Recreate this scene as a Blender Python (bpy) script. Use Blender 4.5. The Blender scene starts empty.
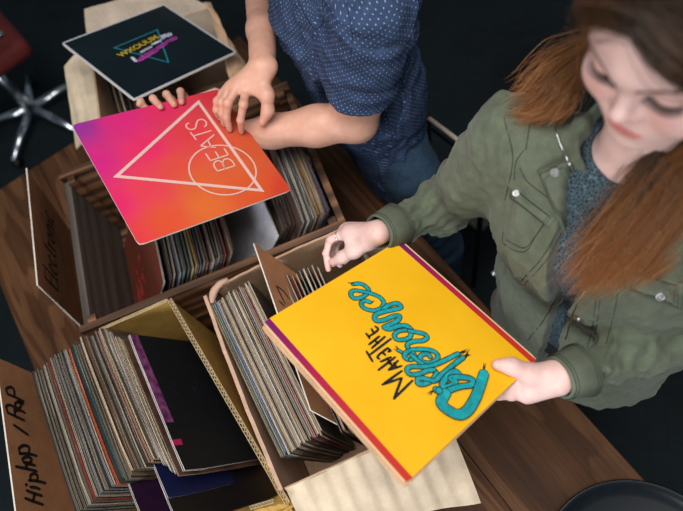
import bpy, bmesh, math, random
import numpy as np
from mathutils import Vector, Matrix
from mathutils.bvhtree import BVHTree
random.seed(7)
S = bpy.context.scene
C = bpy.context.collection
PI = math.pi
# ------------------------------------------------------------------ camera model
F = 560.0
CX, CY = 341.5, 255.5
CAM = np.array([0.0, 0.0, 2.1])
_d = np.array([450 - CX, -(520 - CY), -F])
_Z = -_d / np.linalg.norm(_d)
_X = np.array([255.0, 103.0, 0.0]); _X -= _X.dot(_Z) * _Z; _X /= np.linalg.norm(_X)
_Y = np.cross(_Z, _X)
RW = np.array([_X, _Y, _Z])

def at(u, v, z):
    """the point of the place at height z that the photograph shows at (u, v)"""
    r = RW @ np.array([u - CX, -(v - CY), -F])
    return CAM + r * (z - CAM[2]) / r[2]

def ray(u, v):
    r = RW @ np.array([u - CX, -(v - CY), -F])
    return r / np.linalg.norm(r)

def on_plane(u, v, p0, n):
    r = ray(u, v)
    return CAM + r * (np.dot(p0 - CAM, n) / np.dot(r, n))

# ------------------------------------------------------------------ object helpers
def lin(c):
    c = [x / 255.0 for x in c]
    return tuple((x / 12.92 if x <= .04045 else ((x + .055) / 1.055) ** 2.4) for x in c)

def tag(o, label=None, cat=None, group=None, kind=None):
    if label: o['label'] = label
    if cat: o['category'] = cat
    if group: o['group'] = group
    if kind: o['kind'] = kind
    return o

def empty(name, loc=(0, 0, 0), rz=0.0):
    o = bpy.data.objects.new(name, None)
    o.empty_display_size = .05
    o.location = loc; o.rotation_euler = (0, 0, rz)
    C.objects.link(o)
    return o

def link_mesh(name, me, mats, parent=None, smooth=False):
    for m in (mats if isinstance(mats, (list, tuple)) else [mats]):
        me.materials.append(m)
    o = bpy.data.objects.new(name, me)
    C.objects.link(o)
    if parent: o.parent = parent
    if smooth:
        me.polygons.foreach_set('use_smooth', [True] * len(me.polygons))
    return o

class MB:
    """collects shapes for one mesh object"""
    def __init__(s): s.v = []; s.f = []; s.m = []
    def add(s, vs, fs, m=0):
        n = len(s.v)
        s.v += [tuple(float(c) for c in v) for v in vs]
        s.f += [tuple(i + n for i in f) for f in fs]
        s.m += [m] * len(fs)
        return s
    def box(s, c, d, m=0, rz=0.0, bev=0.0):
        bm = bmesh.new(); bmesh.ops.create_cube(bm, size=1)
        for v in bm.verts: v.co = Vector((v.co.x * d[0], v.co.y * d[1], v.co.z * d[2]))
        if bev: bmesh.ops.bevel(bm, geom=bm.edges[:], offset=bev, segments=2, affect='EDGES', profile=.7)
        M = Matrix.Translation(c) @ Matrix.Rotation(rz, 4, 'Z')
        bm.verts.index_update()
        s.add([M @ v.co for v in bm.verts], [[v.index for v in f.verts] for f in bm.faces], m)
        bm.free(); return s
    def frame_box(s, o, ex, ey, ez, m=0):
        """box from corner o with edge vectors"""
        o, ex, ey, ez = [np.array(q, float) for q in (o, ex, ey, ez)]
        vs = [o + a * ex + b * ey + c * ez for a in (0, 1) for b in (0, 1) for c in (0, 1)]
        s.add(vs, [(0, 1, 3, 2), (4, 6, 7, 5), (0, 4, 5, 1), (2, 3, 7, 6), (0, 2, 6, 4), (1, 5, 7, 3)], m); return s
    def tube(s, pts, r, n=8, m=0, cap=True):
        pts = [np.array(p, float) for p in pts]
        rs = r if isinstance(r, (list, tuple, np.ndarray)) else [r] * len(pts)
        up = None; vs = []; fs = []
        for i, p in enumerate(pts):
            t = pts[min(i + 1, len(pts) - 1)] - pts[max(i - 1, 0)]
            t = t / (np.linalg.norm(t) + 1e-12)
            if up is None:
                up = np.cross(t, [0, 0, 1.0] if abs(t[2]) < .9 else [1.0, 0, 0])
            up = up - t * np.dot(up, t); up /= np.linalg.norm(up) + 1e-12
            w = np.cross(t, up)
            for k in range(n):
                a = 2 * PI * k / n
                vs.append(p + rs[i] * (math.cos(a) * up + math.sin(a) * w))
        for i in range(len(pts) - 1):
            for k in range(n):
                a, b = i * n + k, i * n + (k + 1) % n
                fs.append((a, b, b + n, a + n))
        if cap:
            fs.append(tuple(range(n))[::-1]); fs.append(tuple((len(pts) - 1) * n + k for k in range(n)))
        s.add(vs, fs, m); return s
    def lathe(s, prof, n=48, c=(0, 0, 0), m=0):
        vs = []; fs = []
        for r, z in prof:
            for k in range(n):
                a = 2 * PI * k / n
                vs.append((c[0] + r * math.cos(a), c[1] + r * math.sin(a), c[2] + z))
        for i in range(len(prof) - 1):
            for k in range(n):
                a, b = i * n + k, i * n + (k + 1) % n
                fs.append((a, b, b + n, a + n))
        fs.append(tuple(range(n))[::-1]); fs.append(tuple((len(prof) - 1) * n + k for k in range(n)))
        s.add(vs, fs, m); return s
    def build(s, name, mats, parent=None, smooth=False, recalc=True):
        me = bpy.data.meshes.new(name)
        me.from_pydata(s.v, [], s.f)
        me.polygons.foreach_set('material_index', s.m)
        if recalc:
            bm = bmesh.new(); bm.from_mesh(me); bmesh.ops.recalc_face_normals(bm, faces=bm.faces[:]); bm.to_mesh(me); bm.free()
        me.update()
        return link_mesh(name, me, mats, parent, smooth)

def spline(pts, n=6):
    """Catmull-Rom through pts, any dimension"""
    P = [np.array(p, float) for p in pts]
    if len(P) < 3: 
        return [P[0] + (P[-1] - P[0]) * t for t in np.linspace(0, 1, n + 1)]
    Q = [2 * P[0] - P[1]] + P + [2 * P[-1] - P[-2]]
    out = []
    for i in range(1, len(Q) - 2):
        for k in range(n):
            t = k / n
            a, b, c, d = Q[i - 1], Q[i], Q[i + 1], Q[i + 2]
            out.append(.5 * ((2 * b) + (c - a) * t + (2 * a - 5 * b + 4 * c - d) * t * t + (3 * b - a - 3 * c + d) * t ** 3))
    out.append(P[-1])
    return out

# ------------------------------------------------------------------ materials
class NT:
    def __init__(s, name):
        s.mat = bpy.data.materials.new(name); s.mat.use_nodes = True
        s.t = s.mat.node_tree; s.n = s.t.nodes; s.l = s.t.links
        s.b = s.n['Principled BSDF']
    def add(s, typ, **kw):
        nd = s.n.new(typ)
        for k, v in kw.items():
            if k.startswith('i_'):
                nd.inputs[int(k[2:]) if k[2:].isdigit() else k[2:]].default_value = v
            else: setattr(nd, k, v)
        return nd
    def link(s, a, b): s.l.new(a, b)
    def ramp(s, fac, stops, interp='LINEAR'):
        r = s.n.new('ShaderNodeValToRGB'); r.color_ramp.interpolation = interp
        el = r.color_ramp.elements
        while len(el) < len(stops): el.new(.5)
        for e, (p, c) in zip(el, stops): e.position = p; e.color = (*c, 1)
        s.link(fac, r.inputs[0]); return r.outputs[0]
    def coords(s, scale=(1, 1, 1), kind='Object', rot=(0, 0, 0)):
        tc = s.n.new('ShaderNodeTexCoord'); mp = s.n.new('ShaderNodeMapping')
        mp.inputs['Scale'].default_value = scale; mp.inputs['Rotation'].default_value = rot
        s.link(tc.outputs[kind], mp.inputs[0]); return mp.outputs[0]
    def noise(s, vec, scale=5, detail=4, rough=.55, dist=0):
        n = s.add('ShaderNodeTexNoise'); n.inputs['Scale'].default_value = scale
        n.inputs['Detail'].default_value = detail; n.inputs['Roughness'].default_value = rough
        n.inputs['Distortion'].default_value = dist
        s.link(vec, n.inputs['Vector']); return n.outputs['Fac']
    def math(s, op, a, b=None):
        m = s.add('ShaderNodeMath', operation=op)
        for i, x in enumerate((a, b)):
            if x is None: continue
            if isinstance(x, (int, float)): m.inputs[i].default_value = x
            else: s.link(x, m.inputs[i])
        return m.outputs[0]
    def mix(s, fac, a, b, blend='MIX'):
        m = s.add('ShaderNodeMix', data_type='RGBA', blend_type=blend)
        for i, x in ((0, fac), (6, a), (7, b)):
            if isinstance(x, (int, float)): m.inputs[i].default_value = x
            elif isinstance(x, tuple): m.inputs[i].default_value = (*x, 1)
            else: s.link(x, m.inputs[i])
        return m.outputs[2]
    def bump(s, h, strength=.3, dist=.001):
        b = s.add('ShaderNodeBump'); b.inputs['Strength'].default_value = strength; b.inputs['Distance'].default_value = dist
        s.link(h, b.inputs['Height']); s.link(b.outputs[0], s.b.inputs['Normal'])
    def col(s, x):
        if isinstance(x, tuple): s.b.inputs['Base Color'].default_value = (*x, 1)
        else: s.link(x, s.b.inputs['Base Color'])
    def set(s, **kw):
        for k, v in kw.items(): s.b.inputs[k.replace('_', ' ')].default_value = v
        return s

def plain(name, c, rough=.6, metal=0, var=.12, scale=60, bump=0.0, spec=.5):
    m = NT(name); v = m.coords()
    n = m.noise(v, scale, 3)
    a = lin(c); lo = tuple(x * (1 - var) for x in a); hi = tuple(min(1, x * (1 + var)) for x in a)
    m.col(m.ramp(n, [(.3, lo), (.7, hi)])); m.set(Roughness=rough, Metallic=metal)
    m.b.inputs['Specular IOR Level'].default_value = spec
    if bump: m.bump(n, bump)
    return m.mat

def wood(name, dark, mid, light, axis=1, scale=1.0, rough=.45):
    m = NT(name)
    sc = [14, 14, 14]; sc[axis] = .9
    v = m.coords(tuple(q * scale for q in sc))
    n1 = m.noise(v, 1.6, 6, .6, .6)
    sc2 = [90, 90, 90]; sc2[axis] = 2.0
    v2 = m.coords(tuple(q * scale for q in sc2)); n2 = m.noise(v2, 1.6, 3, .6)
    w = m.add('ShaderNodeTexWave', wave_type='RINGS', rings_direction='XYZ'[axis]); sc3 = [5, 5, 5]; sc3[axis] = .55
    m.link(m.coords(tuple(q * scale for q in sc3)), w.inputs['Vector'])
    w.inputs['Scale'].default_value = 2.2; w.inputs['Distortion'].default_value = 5; w.inputs['Detail'].default_value = 3; w.inputs['Detail Scale'].default_value = 1.2
    f = m.math('ADD', m.math('MULTIPLY', n1, .5), m.math('ADD', m.math('MULTIPLY', n2, .3), m.math('MULTIPLY', w.outputs['Fac'], .25)))
    c = m.ramp(f, [(.33, lin(dark)), (.52, lin(mid)), (.74, lin(light))])
    m.col(c); m.set(Roughness=rough); m.bump(n2, .25, .0008)
    return m.mat

M = {}
def grain_wood(name, dark, mid, light, rough=.45, lines=34):
    m = NT(name)
    n1 = m.noise(m.coords((3.2, .42, 3.2)), 1.5, 3, .5, .4)
    n2 = m.noise(m.coords((150, 3.5, 150)), 1.5, 3, .6); n3 = m.noise(m.coords((9, 1.2, 9)), 1.5, 4)
    s = m.math('SINE', m.math('MULTIPLY', n1, lines * 6.28 / 3))
    ln = m.ramp(s, [(.0, (.60, .56, .53)), (.2, (.88, .87, .86)), (.6, (1, 1, 1))])
    base = m.ramp(m.math('ADD', m.math('MULTIPLY', n3, .6), m.math('MULTIPLY', n2, .4)), [(.35, lin(dark)), (.5, lin(mid)), (.68, lin(light))])
    m.col(m.mix(1.0, base, ln, 'MULTIPLY')); m.set(Roughness=rough); m.b.inputs['Specular IOR Level'].default_value = .15; m.bump(n2, .2, .0006)
    return m.mat
M['table'] = grain_wood('walnut_tabletop', (66, 43, 28), (90, 60, 39), (112, 77, 50), .6)
M['crate'] = wood('worn_crate_wood', (34, 22, 16), (98, 66, 44), (150, 108, 74), 0, 1.2, .6)
M['crate_end'] = wood('grey_crate_board', (66, 58, 53), (88, 79, 73), (104, 95, 88), 1, 1.2, .7)
M['floor'] = None
m = NT('dark_floor'); v = m.coords(); n = m.noise(v, 2.2, 5)
br = m.add('ShaderNodeTexBrick'); m.link(m.coords((1.6, 1.6, 1), rot=(0, 0, .5)), br.inputs['Vector'])
br.inputs['Color1'].default_value = (*lin((17, 24, 27)), 1); br.inputs['Color2'].default_value = (*lin((22, 30, 34)), 1); br.inputs['Mortar'].default_value = (*lin((8, 10, 11)), 1)
br.inputs['Mortar Size'].default_value = .01; br.offset = 0
m.col(m.mix(.35, br.outputs['Color'], m.ramp(n, [(.3, lin((13, 18, 20))), (.7, lin((32, 46, 51)))])))
m.set(Roughness=.75); m.b.inputs['Specular IOR Level'].default_value = .2; M['floor'] = m.mat

def card_mat(name, c, flute_axis=None, rough=.8, period=.0075, amt=.35, deep=.0012, speck=.86):
    m = NT(name); v = m.coords(); n = m.noise(v, 18, 5); n2 = m.noise(m.coords(), 240, 2)
    a = lin(c)
    base = m.ramp(n, [(.3, tuple(x * .82 for x in a)), (.7, tuple(min(1, x * 1.1) for x in a))])
    fine = m.ramp(n2, [(.35, (speck,) * 3), (.65, (1, 1, 1))])
    m.col(m.mix(1.0, base, fine, 'MULTIPLY')); m.set(Roughness=rough)
    m.b.inputs['Specular IOR Level'].default_value = .2
    if flute_axis is not None:
        w = m.add('ShaderNodeTexWave', bands_direction='XYZ'[flute_axis]); m.link(m.coords(), w.inputs['Vector'])
        w.inputs['Scale'].default_value = .314 / period; w.inputs['Distortion'].default_value = .6; w.inputs['Detail'].default_value = 1
        h = m.math('ADD', w.outputs['Fac'], m.math('MULTIPLY', n, .8)); m.bump(h, amt, deep)
    else: m.bump(n, .2, .001)
    return m.mat
M['carton'] = card_mat('kraft_carton', (196, 160, 130), 0)
M['carton_pale'] = card_mat('pale_carton', (216, 196, 170), 0, period=.034, amt=.9, deep=.004, speck=.95)
M['carton_pink'] = card_mat('pinkish_carton_edge', (206, 168, 144))
M['carton_ochre'] = card_mat('ochre_carton', (200, 160, 84), 0)
M['carton_far'] = card_mat('beige_carton', (184, 166, 148), 1)
M['fluting'] = card_mat('corrugated_edge_paper', (204, 184, 150))
M['fluting_dark'] = card_mat('corrugated_edge_hollow', (58, 44, 32))
M['kraft'] = card_mat('kraft_divider_card', (176, 124, 88))
M['kraft_dim'] = card_mat('brown_divider_card', (186, 132, 96))
M['card_edge'] = card_mat('cut_card_edge', (232, 222, 208))
M['ink'] = plain('black_marker_ink', (18, 16, 16), .7)

def sleeve_mats():
    m = NT('sleeve_edge_paper'); oi = m.add('ShaderNodeObjectInfo')
    n = m.noise(m.coords(), 150, 3, .7); n2 = m.noise(m.coords((1, 30, 1)), 7, 3)
    k = m.ramp(m.math('ADD', m.math('MULTIPLY', n, .5), m.math('MULTIPLY', n2, .5)), [(.30, (.66, .64, .62)), (.5, (1, 1, 1))])
    m.col(m.mix(1.0, oi.outputs['Color'], k, 'MULTIPLY')); m.set(Roughness=.75); m.b.inputs['Specular IOR Level'].default_value = .25
    M['edge'] = m.mat
    m = NT('sleeve_cover_print'); oi = m.add('ShaderNodeObjectInfo')
    rr = m.ramp(oi.outputs['Random'], [(0, lin((30, 32, 40))), (.2, lin((88, 58, 50))), (.4, lin((60, 64, 66))), (.55, lin((120, 104, 84))), (.7, lin((30, 48, 66))), (.85, lin((110, 92, 76))), (1, lin((46, 36, 40)))])
    n = m.noise(m.coords(), 14, 5); m.col(m.mix(.25, rr, m.ramp(n, [(.4, lin((20, 20, 22))), (.6, lin((150, 130, 110)))]))); m.set(Roughness=.45)
    M['cover'] = m.mat
    M['inner'] = plain('inner_paper_sleeve', (206, 198, 184), .8)
sleeve_mats()

# ------------------------------------------------------------------ setting
fl = MB().box((0, .8, -.03), (9, 9, .06)).build('floor', M['floor']); tag(fl, kind='structure')
E1 = np.array([.966, .259, 0]); E2 = np.array([-.259, .966, 0])
TH = math.atan2(.259, .966)
def tb(a, b, z=0): return a * E1 + b * E2 + np.array([0, 0, z])

# table: top of long boards, apron and four legs
tc = tb(-.152, .345)
table = empty('wooden_table', (tc[0], tc[1], 0), TH)
tag(table, 'dark walnut table carrying the record boxes and the wooden crate', 'table')
top = MB()
W, Ln = 1.06, 2.488
xs_ = [-W / 2, -.27, .02, .27, W / 2]
for i in range(4):
    a, b = xs_[i], xs_[i + 1]
    top.box(((a + b) / 2, 0, .73), (b - a - .0015, Ln, .04), bev=.003)
top.build('tabletop', M['table'], table)
ap = MB(); ap.box((0, Ln / 2 - .08, .66), (W - .16, .025, .10)); ap.box((0, -Ln / 2 + .08, .66), (W - .16, .025, .10))
ap.box((W / 2 - .08, 0, .66), (.025, Ln - .16, .10)); ap.box((-W / 2 + .08, 0, .66), (.025, Ln - .16, .10))
ap.build('apron', M['table'], table)
for sx in (-1, 1):
    for sy in (-1, 1):
        g = MB(); x, y = sx * (W / 2 - .08), sy * (Ln / 2 - .08)
        vs = []
        for z, h in ((0, .022), (.71, .036)):
            vs += [(x - h, y - h, z), (x + h, y - h, z), (x + h, y + h, z), (x - h, y + h, z)]
        g.add(vs, [(0, 3, 2, 1), (4, 5, 6, 7), (0, 1, 5, 4), (1, 2, 6, 5), (2, 3, 7, 6), (3, 0, 4, 7)])
        g.build('leg', M['table'], table)

# round black tray on the table edge
tray = MB().lathe([(.0005, .0), (.165, .0), (.185, .012), (.193, .026), (.190, .028), (.180, .016), (.160, .0085), (.06, .007), (.0005, .007)], 96).build(
    'round_tray', plain('black_lacquer', (12, 18, 24), .35, spec=.4), smooth=True)
tray.location = (.300, -.232, .7505)
tag(tray, 'round black tray on the table corner below the yellow sleeve', 'tray')

# wooden crate
def crate():
    x0, x1, y0, y1, zt, zb = -.602, .035, .612, 1.075, 1.03, .752
    r = empty('wooden_crate', ((x0 + x1) / 2, (y0 + y1) / 2, zb))
    tag(r, 'old brown wooden crate half filled with leaning records behind the boxes', 'crate')
    t = .017; L = x1 - x0; Wd = y1 - y0; H = zt - zb
    for nm, y in (('side_panel', -Wd / 2 + t / 2), ('side_panel', Wd / 2 - t / 2)):
        g = MB()
        for k in range(2):
            hh = H / 2
            g.box((0, y, hh * k + hh / 2), (L, t, hh - .003), bev=.0025)
        g.build(nm, M['crate'], r)
    for i, x in enumerate((-L / 2 + t / 2, L / 2 - t / 2)):
        g = MB(); g.box((x, 0, H / 2 - .012), (t, Wd - 2 * t - .001, H - .024), bev=.002)
        g.build('end_panel', M['crate_end'] if i == 0 else M['crate'], r)
    g = MB()
    for k in range(4):
        w = (Wd - 2 * t) / 4
        g.box((0, -Wd / 2 + t + w * (k + .5), .006), (L - 2 * t - .001, w - .003, .010), bev=.001)
    g.build('bottom_boards', M['crate'], r)
    for sx in (-1, 1):
        for sy in (-1, 1):
            MB().box((sx * (L / 2 - t - .011), sy * (Wd / 2 - t - .011), H / 2), (.02, .02, H - .016), bev=.002).build('corner_post', M['crate'], r)
    return r
crate()

# ------------------------------------------------------------------ cardboard boxes
def wall(mb, p0, p1, z0, z1, t=.004, top=True, fl=None):
    """upright carton wall between two ground points, its cut top edge shown as fluting in its own mesh"""
    p0 = np.array([p0[0], p0[1], 0.]); p1 = np.array([p1[0], p1[1], 0.])
    d = p1 - p0; L = np.linalg.norm(d); d /= L; n = np.array([-d[1], d[0], 0]) * t / 2
    mb.frame_box(p0 - n + [0, 0, z0], d * L, 2 * n, [0, 0, z1 - z0])

def fluted_edge(p0, p1, t=.005, parent=None, period=.0068, name='corrugated_edge', up=(0, 0, 1), h=.0022):
    """the zigzag liner seen in the cut edge of corrugated board"""
    p0 = np.array(p0, float); p1 = np.array(p1, float); up = np.array(up, float)
    d = p1 - p0; L = np.linalg.norm(d); d /= L; n = np.cross(d, up); n /= np.linalg.norm(n)
    g = MB()
    for s in (-1, 1):
        g.frame_box(p0 + n * (s * t / 2 - .0005), d * L, n * .001, up * h)
    N = int(L / period * 2)
    for i in range(N):
        a = p0 + d * L * i / N + n * (t / 2 - .001) * (1 if i % 2 else -1)
        b = p0 + d * L * (i + 1) / N + n * (t / 2 - .001) * (-1 if i % 2 else 1)
        e = (b - a); m_ = np.cross(e / np.linalg.norm(e), up) * .0008
        g.frame_box(a - m_ / 2, e, m_, up * h)
    return g.build(name, M['fluting'], parent)

def flap(name, hinge0, hinge1, out0, out1, mat, parent, t=.004, sag=.0, nx=14, ny=8, fold=None):
    """a bent carton flap between the hinge edge and its outer edge"""
    h0, h1, o0, o1 = [np.array(q, float) for q in (hinge0, hinge1, out0, out1)]
    n = np.cross(h1 - h0, o0 - h0); n /= np.linalg.norm(n)
    if n[2] < 0: n = -n
    def P(a, b):
        q = (h0 * (1 - a) + h1 * a) * (1 - b) + (o0 * (1 - a) + o1 * a) * b
        return q + n * sag * math.sin(PI * b) * (1 + .3 * math.sin(7 * a)) + n * .0012 * math.sin(a * 23 + b * 5)
    vs = []; fs = []
    for s in (0, 1):
        for i in range(nx + 1):
            for j in range(ny + 1):
                vs.append(P(i / nx, j / ny) - n * t * s)
    K = (nx + 1) * (ny + 1)
    for i in range(nx):
        for j in range(ny):
            a = i * (ny + 1) + j
            fs.append((a, a + 1, a + ny + 2, a + ny + 1)); fs.append((a + K, a + K + ny + 1, a + K + ny + 2, a + K + 1))
    for i in range(nx):
        for j in (0, ny):
            a = i * (ny + 1) + j; b = a + ny + 1
            fs.append((a, b, b + K, a + K) if j == 0 else (a, a + K, b + K, b))
    for j in range(ny):
        for i in (0, nx):
            a = i * (ny + 1) + j; b = a + 1
            fs.append((a, a + K, b + K, b) if i == 0 else (a, b, b + K, a + K))
    g = MB(); g.add(vs, fs)
    return g.build(name, mat, parent, smooth=False)

def xyz(p, z): return np.array([p[0], p[1], z])

# box of hip-hop records
hb = empty('cardboard_box', (-.5, .36, .751))
def under(o, root):
    """keep world placement while parenting to a root that only has a location and a turn"""
    o.parent = root; o.location = -root.location
bpy.context.view_layer.update()
def build_under(root, fn):
    o = fn(None); under(o, root); return o
A0 = at(169, 299, 1.05); A1 = at(287, 503, 1.05)            # right wall, far and near end
B0 = xyz(A0 + np.array([-.36, -.012, 0]), 1.05)               # far left corner
B1 = B0 + (A1 - A0) + np.array([0, -.06, 0])
z0 = .752
g = MB(); wall(g, A0, A1, z0, 1.0425, .004); o = g.build('right_wall', M['carton_ochre']); under(o, hb)
FM = B0 * .45 + A0 * .55
g = MB(); wall(g, B0 + [.003, .002, 0], FM, z0, .96, .005); wall(g, FM, A0 - [.004, -.002, 0], z0, 1.047, .005); o = g.build('far_wall', M['carton_ochre']); under(o, hb)
g = MB(); wall(g, B0, B1, z0, .90, .005); o = g.build('left_wall', M['carton_ochre']); under(o, hb)
g = MB(); wall(g, B1 + [.003, 0, 0], A1 - [.004, 0, 0], z0, .985, .005); o = g.build('near_wall', M['carton_ochre']); under(o, hb)
g = MB(); q = [B0 + [.003, -.003, 0], A0 + [-.003, -.003, 0], A1 + [-.003, .003, 0], B1 + [.003, .003, 0]]
g.add([xyz(p, z0) for p in q] + [xyz(p, z0 + .004) for p in q], [(0, 1, 2, 3), (7, 6, 5, 4), (0, 4, 5, 1), (1, 5, 6, 2), (2, 6, 7, 3), (3, 7, 4, 0)])
o = g.build('bottom', M['carton_ochre']); under(o, hb)
o = fluted_edge(xyz(A0, 1.0425), xyz(A1, 1.0425), .0085, period=.0095, h=.0065); under(o, hb)
o = fluted_edge(xyz(FM, 1.047), xyz(A0 - [.006, 0, 0], 1.047), .006); under(o, hb)
c1 = at(262, 506, 1.0); 
o = flap('flap', at(254, 510, .985), at(287, 503, .99), at(262, 530, .95), at(300, 522, .96), M['carton_ochre'], None, .005); under(o, hb)
o = fluted_edge(at(250, 508, .993), at(274, 501, .997), .006); under(o, hb)
tag(hb, 'open ochre cardboard box packed with hip-hop records beside the handwritten card', 'box')

# second carton with the pale flap
b2 = empty('cardboard_box', (-.12, .36, .751)); bpy.context.view_layer.update()
D0 = at(205, 296, 1.05); D1 = at(281, 490, 1.05)
E0 = D0 + np.array([.345, .02, 0]); E_1 = D1 + np.array([.325, .012, 0])
# left wall slightly bowed
def bowed(p0, p1, z0, z1, t, bow, n=16, rough=.0):
    p0 = np.array(p0, float); p1 = np.array(p1, float); d = (p1 - p0)[:2]; L = np.linalg.norm(d); nn = np.array([-d[1], d[0], 0]) / L
    vs = []; fs = []
    for i in range(n + 1):
        f = i / n; c = p0 * (1 - f) + p1 * f + nn * bow * math.sin(PI * f)
        zt = z1 + rough * (math.sin(i * 2.7) + math.sin(i * 5.1 + 1)) * .5
        for s, z in ((-1, z0), (1, z0), (1, zt), (-1, zt)):
            k = 1 if z == z0 else 1
            vs.append(xyz(c + nn * s * t / 2 * k, z))
    for i in range(n):
        for k in range(4):
            a, b = i * 4 + k, i * 4 + (k + 1) % 4; fs.append((a, b, b + 4, a + 4))
    fs.append((3, 2, 1, 0)); fs.append((n * 4, n * 4 + 1, n * 4 + 2, n * 4 + 3))
    return MB().add(vs, fs)
o = bowed(D0, D1, z0, 1.05, .0075, -.004, rough=.003).build('left_wall', M['carton_pink']); under(o, b2)
o = bowed(D0 + [.028, .004, 0], E0 - [.004, 0, 0], z0, 1.062, .005, .003, rough=.002).build('far_wall', M['carton']); under(o, b2)
o = bowed(E0, E_1, z0, 1.05, .005, .002).build('right_wall', M['carton_far']); under(o, b2)
o = bowed(D1 + [.006, 0, 0], E_1 - [.004, 0, 0], z0, 1.046, .005, .0).build('near_wall', M['carton']); under(o, b2)
g = MB(); q = [D0 + [.005, -.004, 0], E0 + [-.004, -.004, 0], E_1 + [-.004, .004, 0], D1 + [.005, .004, 0]]
g.add([xyz(p, z0) for p in q] + [xyz(p, z0 + .004) for p in q], [(0, 1, 2, 3), (7, 6, 5, 4), (0, 4, 5, 1), (1, 5, 6, 2), (2, 6, 7, 3), (3, 7, 4, 0)])
o = g.build('bottom', M['carton']); under(o, b2)
# crumpled corner tuck at the far left corner
g = MB(); cc = [at(203, 286, 1.06), at(209, 296, 1.055), at(216, 285, 1.058), at(222, 281, 1.062), at(222, 272, 1.07), at(217, 277, 1.068), at(211, 290, 1.045)]
g.tube(spline([at(212, 303, 1.05), at(214, 292, 1.058), at(220, 284, 1.062), at(228, 279, 1.062)], 4), [.004, .006, .008, .009, .009, .009, .008, .008, .008, .007, .006, .005, .004], 8)
o = g.build('folded_corner', M['carton_pink'], smooth=True); under(o, b2)
o = flap('flap', xyz(D1 + [.008, .0, 0], 1.047), xyz(E_1 + [.0, .0, 0], 1.047), at(306, 530, .985), at(481, 503, .99), M['carton_pale'], None, .004, .004, 24, 12); under(o, b2)
o = flap('flap', xyz(E0, 1.05), xyz(E_1, 1.05), xyz(E0 + [.05, 0, 0], .99), xyz(E_1 + [.05, 0, 0], .97), M['carton'], None, .004); under(o, b2)
tag(b2, 'pinkish cardboard box of records with a wide pale flap folded down', 'box')
# third carton, far end of the table
b3 = empty('cardboard_box', (-.29, 1.28, .751)); bpy.context.view_layer.update()
G = {k: np.array(p) for k, p in dict(fl=(-.455, 1.49), nl=(-.47, 1.14), nr=(-.10, 1.10), fr=(-.085, 1.45)).items()}
G = {k: np.array([p[0], p[1], 0.]) for k, p in G.items()}
zr = 1.03
for nm, a, b in (('left_wall', 'fl', 'nl'), ('far_wall', 'fl', 'fr'), ('right_wall', 'fr', 'nr'), ('near_wall', 'nl', 'nr')):
    pa, pb = G[a].copy(), G[b].copy()
    if nm in ('far_wall', 'near_wall'): pa = pa + [.004, 0, 0]; pb = pb - [.004, 0, 0]
    o = bowed(pa, pb, z0, zr, .005, .002).build(nm, M['carton'] if nm[0] != 'f' else M['carton_far']); under(o, b3)
g = MB(); q = [G['fl'] + [.004, -.004, 0], G['fr'] + [-.004, -.004, 0], G['nr'] + [-.004, .004, 0], G['nl'] + [.004, .004, 0]]
g.add([xyz(p, z0) for p in q] + [xyz(p, z0 + .004) for p in q], [(0, 1, 2, 3), (7, 6, 5, 4), (0, 4, 5, 1), (1, 5, 6, 2), (2, 6, 7, 3), (3, 7, 4, 0)])
o = g.build('bottom', M['carton']); under(o, b3)
o = flap('flap', xyz(G['fl'], zr), xyz(G['nl'], zr), at(64, 66, 1.04), at(76, 149, .99), M['carton_pale'], None, .004, .008, 16, 10); under(o, b3)
o = flap('flap', xyz(G['fl'], zr), xyz(G['fr'], zr), at(84, 9, 1.09), at(168, -14, 1.09), M['carton_far'], None, .005, .006, 16, 8); under(o, b3)
o = flap('flap', xyz(G['fr'], zr), xyz(G['nr'], zr), at(205, 2, 1.06), at(247, 66, 1.0), M['carton'], None, .005, .01, 16, 8); under(o, b3)
o = flap('flap', xyz(G['nl'], zr), xyz(G['nr'], zr), at(112, 128, 1.04), at(215, 88, 1.04), M['carton_pale'], None, .004, .004, 16, 8); under(o, b3)
tag(b3, 'pale cardboard box with open flaps under the dark neon-print sleeve', 'box')

# ------------------------------------------------------------------ record sleeves
SZ = .315
def slab(mb, x0, x1, w, h, bow, rng, m_face=0, m_edge=1, n=6, cut=.004, jit=.0006, recess=0.0):
    """one board: grid front and back, rim in the edge material"""
    K = n + 1; vs = []; fs = []; ms = []
    tz = [rng.uniform(-jit, jit) for _ in range(K)]
    ty = [rng.uniform(-jit, jit) for _ in range(K)]
    for s in (0, 1):
        for i in range(K):
            for j in range(K):
                y = (i / n - .5) * w; z = j / n * h
                if i in (0, n) and j in (0, n): y -= math.copysign(cut * .6, y); z += cut * .6 * (1 if j == 0 else -1)
                if j == n: z += tz[i] - recess
                if i == 0: y += ty[j]
                b = bow[0] * (1 - (2 * y / w) ** 2) + bow[1] * (z / h) ** 2 + bow[2] * (y / w) * (z / h)
                vs.append(((x1 if s else x0) + b, y, z))
    for s in (0, 1):
        for i in range(n):
            for j in range(n):
                a = s * K * K + i * K + j
                fs.append((a, a + K, a + K + 1, a + 1) if s else (a, a + 1, a + K + 1, a + K)); ms.append(m_face)
    def rim(idx):
        for a, b in zip(idx[:-1], idx[1:]):
            fs.append((a, b, b + K * K, a + K * K)); ms.append(m_edge)
    rim([i * K for i in range(K)]); rim([n * K + j for j in range(K)])
    rim([i * K + n for i in range(K)][::-1]); rim([j for j in range(K)][::-1])
    nb = len(mb.v); mb.v += vs; mb.f += [tuple(i + nb for i in f) for f in fs]; mb.m += ms

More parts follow.
